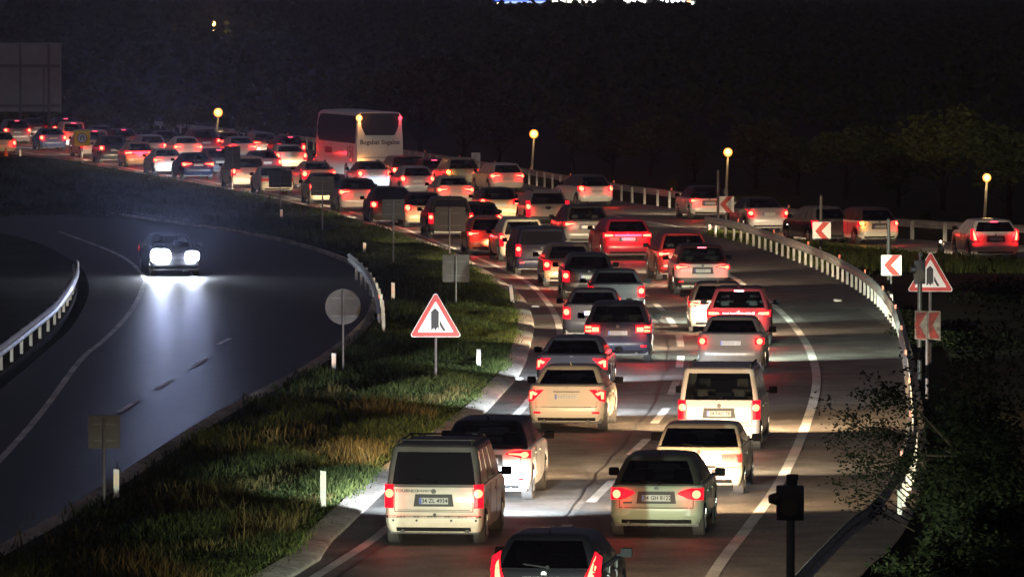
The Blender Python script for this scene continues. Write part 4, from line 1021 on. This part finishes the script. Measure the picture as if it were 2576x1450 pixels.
# ------------------------------------------------------------------ coach
def coach():
    x, d = G(956, 458)
    hd = math.radians(-12.5)
    root = empty('coach', (x, d, 0), -hd, 'tall white coach with dark windows and lettering across its back', 'coach')
    CW = mat('coach_white', (.74, .73, .70), .4, coat=.3, noise=.06, nscale=2); hw, L, Hh = 1.27, 12.0, 3.72
    def prof(z): return .0+.0*z+(.0 if z < 2.5 else (z-2.5)*.10)
    def section(y, w_, zt, r=.22):
        pts = [(0, .32), (w_-.06, .32), (w_, .45), (w_, 1.2), (w_, 2.0), (w_-.015, 2.4), (w_-.04, 3.0), (w_-.07, zt-r)]
        for k in range(1, 5): a = k/4*PI/2; pts.append((w_-.07-r+r*math.cos(a), zt-r+r*math.sin(a)))
        pts.append((0, zt+.03)); return [(x_, y, z_) for x_, z_ in pts]
    secs = []
    for y, k, zt in ((.0, .975, Hh-.05), (.05, .99, Hh), (.3, 1, Hh), (4, 1, Hh), (8, 1, Hh), (10.4, 1, Hh), (11.2, 1, Hh-.08), (11.6, .98, Hh-.3), (11.85, .95, Hh-.7), (12, .90, Hh-1.6)):
        h = section(y, hw*k, zt); 
        if y < .1: h = [(a, y+prof(z), z) for a, _, z in h]
        if y > 11.5: h = [(a, y-max(0, z-2.2)*.28, z) for a, _, z in h]
        secs.append(full_from_half(h))
    N = len(secs[0]); v = [p for s in secs for p in s]; f = []
    for l in range(len(secs)-1):
        for j in range(N): f.append((l*N+j, l*N+(j+1) % N, (l+1)*N+(j+1) % N, (l+1)*N+j))
    f += [tuple(range(N)), tuple(reversed(range((len(secs)-1)*N, len(secs)*N)))]
    mobj('body', v, f, CW, root, 35)
    DG = mat('coach_glass', (.012, .012, .016), .12, spec=.5)
    # rear window: U shaped, open to the roof line
    zt = Hh-.06
    MB().prism(round_poly([(-.80, 2.50), (.80, 2.50), (1.00, 2.95), (1.09, zt), (-1.09, zt), (-1.0, 2.95)], .12), -.03, .02).build('rear_window', DG, root)
    o = root.children[-1]
    for q in o.data.vertices: q.co.y += (q.co.z-2.5)*.10 if q.co.z > 2.5 else 0
    # left side window band with curved front
    sw = [(.35, 2.05), (10.6, 2.05), (11.15, 2.3), (11.25, 2.7), (11.0, 3.2), (10.5, 3.48), (9.6, 3.52), (.35, 3.52)]
    m = MB(); n = len(sw)
    def sx_(z): return -(hw+.008-(0 if z < 2.0 else (z-2.0)*.040))
    for s in (1, -1):
        vv = [(s*sx_(z), y, z) for y, z in sw]+[(s*(sx_(z)+.05), y, z) for y, z in sw]
        t = geometry.tessellate_polygon([[Vector((y, z, 0)) for y, z in sw]])
        m.add(vv, [tuple(q) for q in t]+[(i, (i+1) % n, n+(i+1) % n, n+i) for i in range(n)])
    m.build('side_window', DG, root, 0)
    MB().prism([(-1.0, .9), (1.0, .9), (1.0, 2.6), (-1.0, 2.6)], 11.4, 11.9).build('windscreen', DG, root)
    # seam lines and lower grille
    LG = mat('seam_grey', (.12, .12, .12), .6)
    m = MB().box(-1.1, 1.1, -.006, .01, 1.30, 1.33).box(-1.12, 1.12, -.006, .01, .70, .72)
    m.build('panel_gap', LG, root, 0)
    m = MB().box(-.5, .5, -.02, .01, .40, .62)
    m.build('grille', BLK, root, 0)
    text_part('lettering', 'Bogabat Sogabat', .335, (0, -.010, 2.12), mat('coach_letter', (.06, .06, .08), .6), root, .008, .98)
    # emblem above the bumper
    m = MB().cyl((-.12, -.01, 1.08), (-.12, .0, 1.08), .13, n=14)
    m.build('emblem', mat('emblem_grey', (.08, .08, .10), .5), root)
    # red writing along the left side (reads along -y)
    def side_text(txt, size, y, z, m_, bold=.01, xs=1):
        v_, f_ = text_mb(txt, size, bold)
        return mobj('side_lettering', [(-hw-.010, y-px_*xs, pz_+z) for px_, _, pz_ in v_], f_, m_, root)
    RT = mat('coach_red_text', (.40, .04, .05), .6)
    side_text('15J', .95, 1.9, 1.55, RT, .0, 1.7); side_text('IIIIIII', .42, 7.9, 1.55, RT, .02, 3.0)
    for ya in (2.9, 8.9):
        for s in (-1, 1):
            mm_ = MB().cyl((s*(hw-.3), ya, .5), (s*(hw+.01), ya, .5), .5, n=24); wh = mm_.build('wheel', RUB, root)
            MB().cyl((s*(hw-.0), ya, .5), (s*(hw+.02), ya, .5), .27, n=18).build('rim', RIM, wh)
    # lights
    for s in (-1, 1):
        tl = MB().box(s*1.06-.07, s*1.06+.07, -.03, .02, .78, 1.12).build('tail_light', R_LENS if s > 0 else AMB, root, 0)
        up = MB().ball((s*1.12, .06, 3.42), .17 if s < 0 else .10, 6).build('marker_lamp', mat('marker_amber', (.8, .4, .1), .3, em=(1, .35, .07), es=3.4) if s < 0 else mat('marker_red', (.8, .1, .1), .3, em=(1, .03, .06), es=5), root)
        l = bpy.data.lights.new('marker_light', 'POINT'); l.energy = 30 if s < 0 else 9; l.color = (1, .38, .12) if s < 0 else (1, .05, .08); l.shadow_soft_size = .08
        lo = bpy.data.objects.new('marker_light', l); C.objects.link(lo); lo.parent = root; lo.location = (s*1.12, -.22, 3.42)
        if s < 0:
            l = bpy.data.lights.new('marker_light', 'POINT'); l.energy = 22; l.color = (1, .42, .12); l.shadow_soft_size = .08
            lo = bpy.data.objects.new('marker_light', l); C.objects.link(lo); lo.parent = root; lo.location = (s*1.06, -.2, .95)
    MB().box(-.26, .26, -.03, -.01, .74, .86).build('licence_plate', PLATE, root, 0)
    for s in (-1, 1): MB().box(s*1.32-.06, s*1.32+.06, 11.7, 11.85, 2.2, 2.7, .03).build('wing_mirror', BLK, root)
coach()
# ------------------------------------------------------------------ oncoming car with glaring headlights
x, d = G(443, 694)
o = make_vehicle('sedan', 'oncoming car with two dazzling white headlights on the dark road', 443, 694, PI-math.radians(10)+0, (.01, .01, .012), 'small', plate=None, near=1, world=(x-.75, d+4.4), head=None, bright=.1, rear_lamps=False)
HB_M = mat('headlight_dazzling', (.9, .9, 1), .2, em=(.80, .88, 1.0), es=160)
rt = o['root']
for s, rr in ((-1, .23), (1, .34)):  # lamps drawn oversize, their glare put into the shape
    xx = s*.56
    MB().prism(round_poly([(xx-rr, .70-rr*.72), (xx+rr, .70-rr*.72), (xx+rr, .70+rr*.72), (xx-rr, .70+rr*.72)], rr*.55), 4.30, 4.50).build('headlight', HB_M, rt)
    for e_, cone, tilt, yaw in ((8000, 34, -13, -7), (200, 100, 3, -3)):   # full beam tilted up to glow in the haze, weak road spill
        l = bpy.data.lights.new('headlight_beam', 'SPOT'); l.energy = e_*(1.3 if s > 0 else .8); l.color = (.46, .56, 1.0) if cone < 50 else (.7, .78, 1.0); l.shadow_soft_size = .12
        l.spot_size = math.radians(cone); l.spot_blend = 1
        lo = bpy.data.objects.new('headlight_beam', l); C.objects.link(lo); lo.parent = rt; lo.location = (xx, 4.62, .70); lo.rotation_euler = (PI/2-math.radians(tilt), 0, math.radians(yaw))
# marker lamp on the slip road
r = empty('warning_lamp', place(2367, 640), 0, 'small lit white lamp on a short black stand beside the slip road', 'warning lamp')
MB().box(-.12, .12, -.1, .1, -.05, .45, .02).build('stand', BLK, r)
MB().ball((-.02, -.06, .50), .05, 6).build('lamp', mat('warning_lit', (.9, .7, .5), .3, em=(1, .7, .4), es=4), r)
# ------------------------------------------------------------------ vegetation
def leaf_mat(name, c1, c2):
    m = bpy.data.materials.new(name); m.use_nodes = True; nt = m.node_tree; b = nt.nodes['Principled BSDF']
    b.inputs['Roughness'].default_value = .7; b.inputs['Specular IOR Level'].default_value = .0
    g = nt.nodes.new('ShaderNodeNewGeometry'); r = nt.nodes.new('ShaderNodeValToRGB')
    r.color_ramp.elements[0].color = (*c1, 1); r.color_ramp.elements[1].color = (*c2, 1)
    nt.links.new(g.outputs['Random Per Island'], r.inputs[0]); nt.links.new(r.outputs[0], b.inputs['Base Color'])
    return m
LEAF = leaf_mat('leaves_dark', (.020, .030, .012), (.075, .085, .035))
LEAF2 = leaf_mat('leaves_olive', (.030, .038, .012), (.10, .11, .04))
LEAFD = leaf_mat('leaves_dimmed', (.003, .0045, .002), (.011, .013, .006))  # leaves painted near black so they stay dark in the headlights
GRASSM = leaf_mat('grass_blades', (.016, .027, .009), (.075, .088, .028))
GRASSD = leaf_mat('grass_dimmed', (.008, .013, .005), (.030, .038, .014))  # darker copy of the grass for the poorly lit inner verge
DRYM = leaf_mat('dry_stems', (.04, .033, .013), (.11, .09, .035))
BARK = mat('bark', (.022, .017, .013), .95, spec=.0, noise=.3)
def crown_mesh(name, seed, n, rx, ry, rz, size, lobes=7, m=LEAF):
    rnd = random.Random(seed); L = []
    for i in range(lobes):
        a = rnd.uniform(0, 2*PI); q = rnd.uniform(.15, .7)
        L.append((q*rx*math.cos(a), q*ry*math.sin(a), rnd.uniform(-.55, .6)*rz, rnd.uniform(.28, .55)))
    v = []; f = []
    for k in range(n):
        cx, cy, cz, lr = rnd.choice(L)
        u = Vector((rnd.gauss(0, 1), rnd.gauss(0, 1), rnd.gauss(0, 1))).normalized()*(rnd.random()**.35)
        if rnd.random() < .08: u *= 1.35
        c_ = Vector((cx+u.x*rx*lr, cy+u.y*ry*lr, cz+u.z*rz*lr))
        a = Vector((rnd.gauss(0, 1), rnd.gauss(0, 1), rnd.gauss(0, .6))).normalized(); b = a.cross(Vector((rnd.gauss(0, 1), rnd.gauss(0, 1), rnd.gauss(0, 1)))).normalized()
        s = size*rnd.uniform(.6, 1.4); i = len(v)
        v += [c_-a*s, c_-b*s*.45, c_+a*s, c_+b*s*.45]; f.append((i, i+1, i+2, i+3))
    me = bpy.data.meshes.new(name); me.from_pydata([tuple(p) for p in v], [], f); me.materials.append(m); return me
def trunk_mesh(name, seed, h, r):
    rnd = random.Random(seed); m = MB(); p = Vector((0, 0, -.3)); pts = [p]
    for k in range(4): p = p+Vector((rnd.uniform(-.1, .1)*h*.3, rnd.uniform(-.1, .1)*h*.3, h*.3)); pts.append(p)
    for k in range(4): m.cyl(pts[k], pts[k+1], r*(1-k*.2), r*(1-(k+1)*.2), n=7)
    for k in range(6):
        b = pts[1+k % 3]+Vector((0, 0, 0)); a = rnd.uniform(0, 2*PI); e = b+Vector((math.cos(a)*h*.35, math.sin(a)*h*.35, h*rnd.uniform(.2, .45))); m.cyl(b, e, r*.4, r*.12, n=5)
    me = bpy.data.meshes.new(name); me.from_pydata(m.v, [], m.f); me.materials.append(BARK); return me
crowns = [crown_mesh('crown_mesh', s, 4200, 2.6, 2.2, 1.9, .15, 9, LEAF if s % 2 else LEAF2) for s in (1, 2, 3, 4)]
trunks = [trunk_mesh('trunk_mesh', s, 3.0, .14) for s in (1, 2)]
def tree(x, y, z, sc_, label, k, group, name='tree', cat='tree', hz=1.0, trunk=True):
    r = empty(name, (x, y, z), (k*1.7) % 6.28, label, cat, group)
    r.scale = (sc_, sc_, sc_*hz)
    c_ = bpy.data.objects.new('crown', crowns[k % 4]); C.objects.link(c_); c_.parent = r; c_.location = (0, 0, 3.0 if trunk else 1.2)
    t = bpy.data.objects.new('trunk', trunks[k % 2]); C.objects.link(t); t.parent = r; t.scale = (1, 1, 1 if trunk else .4)
    return r
rnd = random.Random(11)
# belt of trees and shrubs beyond the far guardrail: (px, distance, top py, label)
def tall(px, d, topy, label, k, group, zbase=-.1, hz=1.0, w=1.0, **kw):
    zt = Z(topy, d)-zbase; s = zt/4.9/hz
    r = tree(X(px, d), d, zbase, s, label, k, group, hz=hz, **kw); r.scale = (s*w, s*w, s*hz); return r
G1 = 'trees behind the far guardrail'
spec = [(1060, 408, 128, 'tallest pale lit tree rising directly behind the coach'), (905, 420, 165, 'tree behind the front half of the coach'), (1165, 400, 190, 'tree with its top just right of the coach roof'),
        (800, 425, 235, 'broad tree left of the coach'), (700, 432, 285, 'low tree above the back row, midway between lamp and coach'), (620, 440, 268, 'tree just right of the leftmost tall lamp'), (1255, 392, 255, 'tree between the coach and the second lamp'),
        (1440, 372, 290, 'rounded tree right of the second lamp'), (1545, 362, 315, 'tree above the white hatchback by the guardrail'), (1640, 356, 275, 'tree left of the third lamp'),
        (1745, 348, 330, 'shrubby tree just left of the third lamp'), (1900, 335, 300, 'dark tree right of the third lamp'), (2010, 325, 340, 'dark tree above the middle chevron sign'), (2130, 318, 295, 'dark tree above the glaring red light'),
        (2260, 306, 330, 'dark tree above the amber flashing car'), (2370, 300, 270, 'dark tree left of the rightmost lamp'), (2540, 292, 300, 'dark tree at the right edge beside the rightmost lamp'), (470, 445, 250, 'dim tree left of the leftmost tall lamp'),
        (350, 450, 262, 'dim tree above the far left crowd'), (240, 452, 255, 'dim tree right of the billboard')]
for k, (px, d, ty, lb) in enumerate(spec): tall(px, d+6, ty, lb, k, G1, hz=1.0 if ty > 200 else 1.15, w=1.15)
spec2 = [(1412, 352, 398, 'small round yellowish bush right of the second lamp pole'), (1600, 340, 432, 'low shrub behind the guardrail, left of the third lamp'), (1690, 332, 425, 'low shrub behind the guardrail near the farthest chevron'), (1500, 345, 418, 'low shrub behind the white hatchback'),
         (1960, 305, 462, 'low shrub behind the silver sedan'), (2330, 282, 505, 'low shrub by the end of the far guardrail'), (2420, 276, 520, 'low shrub left of the rightmost white car'), (1270, 372, 385, 'low shrub right of the small white sign')]
for k, (px, d, ty, lb) in enumerate(spec2): tall(px, d, ty, lb, k+1, 'low shrubs behind the far guardrail', name='bush', cat='bush', trunk=False, hz=1.5, w=1.0)
# near tree overhanging from the right
branch_c = crown_mesh('crown_mesh', 21, 3000, 1.55, 1.5, 1.35, .055, 12, LEAF)
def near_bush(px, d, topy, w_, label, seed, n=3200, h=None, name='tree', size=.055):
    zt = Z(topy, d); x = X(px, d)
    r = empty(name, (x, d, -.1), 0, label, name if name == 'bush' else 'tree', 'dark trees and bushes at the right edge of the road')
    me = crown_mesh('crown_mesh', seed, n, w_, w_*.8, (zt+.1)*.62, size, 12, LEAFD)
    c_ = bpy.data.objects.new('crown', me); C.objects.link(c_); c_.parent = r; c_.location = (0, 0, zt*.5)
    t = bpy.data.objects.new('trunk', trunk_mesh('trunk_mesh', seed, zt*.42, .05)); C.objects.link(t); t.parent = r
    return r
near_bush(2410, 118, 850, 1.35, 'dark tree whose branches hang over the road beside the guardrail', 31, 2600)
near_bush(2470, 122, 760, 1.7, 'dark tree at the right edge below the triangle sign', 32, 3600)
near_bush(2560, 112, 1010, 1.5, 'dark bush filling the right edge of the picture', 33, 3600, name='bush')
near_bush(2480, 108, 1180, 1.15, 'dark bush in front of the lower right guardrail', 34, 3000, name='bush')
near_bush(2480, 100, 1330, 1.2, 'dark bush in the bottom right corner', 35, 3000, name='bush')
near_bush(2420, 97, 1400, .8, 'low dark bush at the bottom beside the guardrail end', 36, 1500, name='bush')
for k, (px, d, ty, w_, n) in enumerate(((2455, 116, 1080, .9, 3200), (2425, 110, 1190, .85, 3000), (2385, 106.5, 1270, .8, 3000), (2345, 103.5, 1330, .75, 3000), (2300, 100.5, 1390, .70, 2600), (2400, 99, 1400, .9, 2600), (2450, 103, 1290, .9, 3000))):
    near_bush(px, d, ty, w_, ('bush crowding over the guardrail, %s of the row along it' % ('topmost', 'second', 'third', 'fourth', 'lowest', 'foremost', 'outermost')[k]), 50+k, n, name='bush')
def limb(px, pyc, d, wpx, hpx, n, label, seed):
    s = FPX/d; r = empty('branch', (X(2420, d), d, Z(1150, d)), 0, label, 'branch', 'leafy branches hanging over the right shoulder')
    cx = X(px, d)-r.location.x; cz = Z(pyc, d)-r.location.z; rnd = random.Random(seed); m = MB(); tips = []
    m.cyl((0, 0, 0), (cx*.5, 0, cz*.5+.1), .03, .02, n=6); m.cyl((cx*.5, 0, cz*.5+.1), (cx, 0, cz), .02, .008, n=5)
    for k in range(9):
        u = rnd.uniform(.35, 1); b = Vector((cx*u, 0, cz*u)); e = Vector((cx+rnd.uniform(-1, 1)*wpx/s/2, rnd.uniform(-.5, .5), cz+rnd.uniform(-1, 1)*hpx/s/2)); m.cyl(b, e, .008, .003, n=4); tips += [e, (b+e)/2, b.lerp(e, .75)]
    m.build('twigs', BARK, r); v = []; f = []
    for q in range(n):
        t = rnd.choice(tips); c_ = t+Vector((rnd.gauss(0, .12), rnd.gauss(0, .15), rnd.gauss(0, .07))); a = Vector((rnd.gauss(0, 1), rnd.gauss(0, 1), rnd.gauss(0, .5))).normalized(); b_ = a.cross(Vector((rnd.gauss(0, 1), rnd.gauss(0, 1), rnd.gauss(0, 1)))).normalized(); z_ = rnd.uniform(.025, .05); i = len(v)
        v += [c_-a*z_, c_-b_*z_*.55, c_+a*z_, c_+b_*z_*.55]; f.append((i, i+1, i+2, i+3))
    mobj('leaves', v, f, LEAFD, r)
limb(2215, 960, 117, 150, 150, 800, 'broad dark leafy branch over the shoulder below the guardrail end, highest of three', 61)
limb(2185, 1075, 118, 150, 90, 700, 'dark leafy branch reaching farthest over the shoulder, middle of three', 63)
limb(2215, 1165, 116, 170, 70, 650, 'dark leafy branch hanging lowest over the pale shoulder', 64)
near_bush(2265, 196, 765, .55, 'small green bush at the foot of the nearest chevron sign', 37, 900, name='bush')
near_bush(2420, 185, 800, 2.2, 'dark bush right of the battered chevron sign', 38, 3000, name='bush')
near_bush(2520, 210, 690, 2.2, 'dark bush right of the triangle sign', 39, 3000, name='bush')
near_bush(2130, 236, 672, 1.5, 'dark bush below the middle chevron sign', 40, 1800, name='bush')
# loose sprigs reaching over the road
r = empty('branch', (X(2300, 116), 116, 0), 0, 'bare thin branch with few leaves reaching over the shoulder at lower right', 'branch')
m = MB(); rnd = random.Random(9); pts = []
for k in range(9):
    a = Vector((0, 0, .3+.12*k)); e = a+Vector((-1.0-.06*k+rnd.uniform(-.2, .2), rnd.uniform(-.5, .5), .35+.12*k)); mid = (a+e)/2+Vector((0, 0, .12)); m.cyl(a, mid, .014, .010, n=5); m.cyl(mid, e, .010, .004, n=5); pts += [mid, e, (mid+e)/2]
m.build('twigs', BARK, r)
v = []; f = []
for p in pts:
    for q in range(34):
        c_ = p+Vector((rnd.gauss(0, .13), rnd.gauss(0, .13), rnd.gauss(0, .09))); a = Vector((rnd.gauss(0, 1), rnd.gauss(0, 1), rnd.gauss(0, .5))).normalized(); b_ = a.orthogonal().normalized(); s = rnd.uniform(.025, .05); i = len(v)
        v += [c_-a*s, c_-b_*s*.5, c_+a*s, c_+b_*s*.5]; f.append((i, i+1, i+2, i+3))
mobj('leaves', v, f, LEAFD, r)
for px, py, hpx, lb in ((612, 1392, 130, 'tall thin dry weed stalk standing in the dark verge at lower left'),):
    x, y = G(px, py); r = empty('weed', (x, y, .1), 0, lb, 'weed'); h = hpx/(py/H); m = MB()
    m.cyl((0, 0, 0), (.03, 0, h*.6), .012, .008, n=5).cyl((.03, 0, h*.6), (.0, 0, h), .008, .003, n=5)
    for k in range(7): m.cyl((.02, 0, h*(.3+.09*k)), (.02+.08*(-1)**k, 0, h*(.38+.09*k)), .005, .002, n=4)
    m.build('stalk', DRYM, r)
# grass on the verges
def grass(name, label, n, sampler, z, hmin, hmax, wd, m, blades=5, spread=.09):
    rnd = random.Random(len(label)); v = []; f = []
    for k in range(n):
        p = sampler(rnd)
        if p is None: continue
        x, y, hs = p
        for b in range(blades):
            a = rnd.uniform(0, 2*PI); bx, by = x+rnd.gauss(0, spread), y+rnd.gauss(0, spread*2); h = rnd.uniform(hmin, hmax)*hs; ln = h*rnd.uniform(.1, .8)
            dx, dy = math.cos(a), math.sin(a); i = len(v); w_ = wd*rnd.uniform(.7, 1.5)
            t = rnd.uniform(-.9, .9); ux, uy = math.cos(t)*w_, math.sin(t)*w_
            v += [(bx-ux, by-uy, z), (bx+ux, by+uy, z), (bx+dx*ln*.4+ux*.6, by+dy*ln*.4+uy*.6, z+h*.65), (bx+dx*ln*.4-ux*.6, by+dy*ln*.4-uy*.6, z+h*.65), (bx+dx*ln, by+dy*ln, z+h)]
            f += [(i, i+1, i+2, i+3), (i+3, i+2, i+4)]
    o = mobj(name, v, f, m); setp(o, label, 'grass', None, 'stuff'); return o
kb_y = sorted([(p[1], p[0]) for p in KB]); kbx = lambda y: interp(kb_y, y)
or_y = sorted([(p[1], p[0]) for p in opR]); orx = lambda y: interp(or_y, y)
clump = lambda x, y: .55+.45*math.sin(x*1.9+math.sin(y*.45)*2)+.35*math.sin(y*.37+x*.8)
def samp_edge(rnd):
    y = 98+(rnd.random()**1.25)*175; x = kbx(y)-.18-abs(rnd.gauss(0, 1))*1.9
    if x < orx(y)+.5: return None
    return x, y, max(.35, clump(x, y))*(.35+.65*min(1, (kbx(y)-x)/.9))
def samp_mid(rnd):
    y = 98+rnd.random()*300; lo = orx(y)+.4 if y < 290 else -45; hi = kbx(y)-.5
    if hi <= lo: return None
    x = rnd.uniform(max(lo, hi-22), hi); return x, y, max(.3, clump(x, y))
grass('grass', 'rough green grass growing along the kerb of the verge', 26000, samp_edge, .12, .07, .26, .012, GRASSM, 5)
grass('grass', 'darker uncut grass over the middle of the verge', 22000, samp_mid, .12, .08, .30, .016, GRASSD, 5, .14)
def samp_dry(rnd):
    y = 100+rnd.random()*60; x = kbx(y)-.5-abs(rnd.gauss(0, 1))*1.6
    return (x, y, max(.3, clump(x+3, y+5))) if clump(x+3, y+5) > .35 else None
grass('grass', 'dry yellow weeds among the grass near the kerb', 3200, samp_dry, .12, .10, .38, .010, DRYM, 3, .07)
g_y = sorted([(p[1], p[0]) for p in GO if p[1] < 279])
def samp_gore(rnd):
    y = rnd.uniform(236, 272); xr = [q for q in R1 if abs(q[1]-y) < 1.2]; 
    if not xr: return None
    lo = max(q[0] for q in xr)+.3; hi = interp(g_y, y)-.7
    if hi <= lo: return None
    return rnd.uniform(lo, hi), y, 1.1
grass('grass', 'bright green grass strip between the near guardrail and the slip road', 5000, samp_gore, -.12, .12, .38, .016, GRASSM, 5, .16)
# ------------------------------------------------------------------ distant lit buildings on the hill
def bld(px0, px1, d, ytop, ybot, label, mcol, es, items):
    x0, x1 = X(px0, d), X(px1, d); zt, zb_ = Z(ytop, d), Z(ybot, d); cx = (x0+x1)/2
    r = empty('building', (cx, d, zb_), 0, label, 'building', 'lit buildings on the distant hill')
    MB().box(x0-cx, x1-cx, 0, 12, -8, zt-zb_).build('wall', mat('far_wall', (.2, .2, .2), .8), r, 0)
    MB().box(x0-cx-1, x1-cx+1, -2, 13, zt-zb_, zt-zb_+.5).build('roof', mat('far_roof', (.1, .1, .1), .8), r, 0)
    for (a, b_, ya, yb, col, e) in items:
        xa, xb = X(a, d)-cx, X(b_, d)-cx
        mm_ = mat('lit_%.2f_%.2f_%.2f_%d' % (*col, e*10), (.3, .3, .3), .5, em=col, es=e)
        MB().box(xa, xb, -.3, -.05, Z(yb, d)-zb_, Z(ya, d)-zb_).build('lit_window', mm_, r, 0)
D = 1500
bld(1240, 1375, D, -22, 12, 'filling station with blue lit canopy on the distant hill', None, 1, [(1245, 1330, -4, 3, (.03, .08, 1), 3), (1268, 1372, 3.5, 8.5, (.45, .6, 1), 1.2), (1340, 1372, -3, 3, (.06, .12, .9), 2)])
bld(1385, 1520, D+5, -25, 12, 'shop with warm white windows right of the filling station', None, 1, [(1390+k*19, 1390+k*19+13, -8, 6.5, c_, 4) for k, c_ in enumerate(((1, .95, .7), (.9, 1, .7), (1, 1, .8), (.8, 1, .7), (1, .8, .6), (1, .9, .8)))])
bld(1545, 1640, D+10, -25, 12, 'brightest building in the middle of the distant lights', None, 1, [(1570+k*14, 1570+k*14+11, -10, 8 if k > 1 else 5, (1, 1, .92), 9) for k in range(4)])
bld(1655, 1750, D+5, -25, 14, 'rightmost lit building of the distant row', None, 1, [(1662+k*13, 1662+k*13+8, 0, 8, (.9, .95, 1), 7) for k in range(5)]+[(1728, 1738, 2, 9, (1, .45, .2), 3), (1738, 1745, 4, 11, (.8, 1, .8), 4)])
bld(772, 820, 1700, 22, 34, 'tiny faintly lit building high at upper left', None, 1, [(774, 786, 24, 28, (.8, .85, 1), .25), (800, 818, 23, 25, (.4, .45, .6), .06)])
lampo = empty('street_lamp', (X(1252, 1480), 1480, Z(40, 1480)), 0, 'distant amber lamp left of the filling station canopy', 'street lamp')
MB().ball((0, 0, Z(11, 1480)-Z(40, 1480)), .42, 6).build('lamp_globe', mat('far_amber', (.9, .6, .3), .4, em=(1, .55, .2), es=20), lampo)
MB().cyl((0, 0, -3), (0, 0, Z(15, 1480)-Z(40, 1480)), .12, .08, n=6).build('pole', POLE, lampo)
# dark wood on the hill between: one mass
v = []; f = []; rnd = random.Random(17)
for k in range(30000):
    d = 480+rnd.random()**1.4*1100; x = rnd.uniform(-.085, .085)*d
    t = (d-455)/2900; z = -.6+8.9*min(1, t*2.4)**.6+rnd.random()**2*(2.6 if d < 1300 else 2.0)
    a = Vector((rnd.gauss(0, 1), rnd.gauss(0, .4), rnd.gauss(0, .7))).normalized(); b_ = a.cross(Vector((0, 1, .2))).normalized(); s = rnd.uniform(.2, .5)*d/700; i = len(v); c_ = Vector((x, d, z))
    v += [c_-a*s, c_-b_*s*.6, c_+a*s, c_+b_*s*.6]; f.append((i, i+1, i+2, i+3))
setp(mobj('wood', v, f, LEAF), 'dark wood covering the distant hillside', 'wood', None, 'stuff')
# ------------------------------------------------------------------ thin haze, added so the headlights glow
HAZE = 0.00014
if HAZE:
    o = mobj('haze', [(x, y, z) for z in (-1.2, 60) for y in (-30, 1900) for x in (-320, 320)], [(0, 2, 3, 1), (4, 5, 7, 6), (0, 1, 5, 4), (1, 3, 7, 5), (3, 2, 6, 7), (2, 0, 4, 6)], None and LEAF or mat('haze_tmp', (1, 1, 1)))
    m = bpy.data.materials.new('haze'); m.use_nodes = True; nt = m.node_tree; nt.nodes.clear()
    ou = nt.nodes.new('ShaderNodeOutputMaterial'); pv = nt.nodes.new('ShaderNodeVolumePrincipled')
    pv.inputs['Color'].default_value = (.85, .88, .95, 1); pv.inputs['Density'].default_value = HAZE; pv.inputs['Anisotropy'].default_value = .75
    nt.links.new(pv.outputs[0], ou.inputs['Volume']); o.data.materials.clear(); o.data.materials.append(m)
    o['kind'] = 'stuff'; o['label'] = 'thin haze added over the whole road for headlight glow'; o['category'] = 'haze'
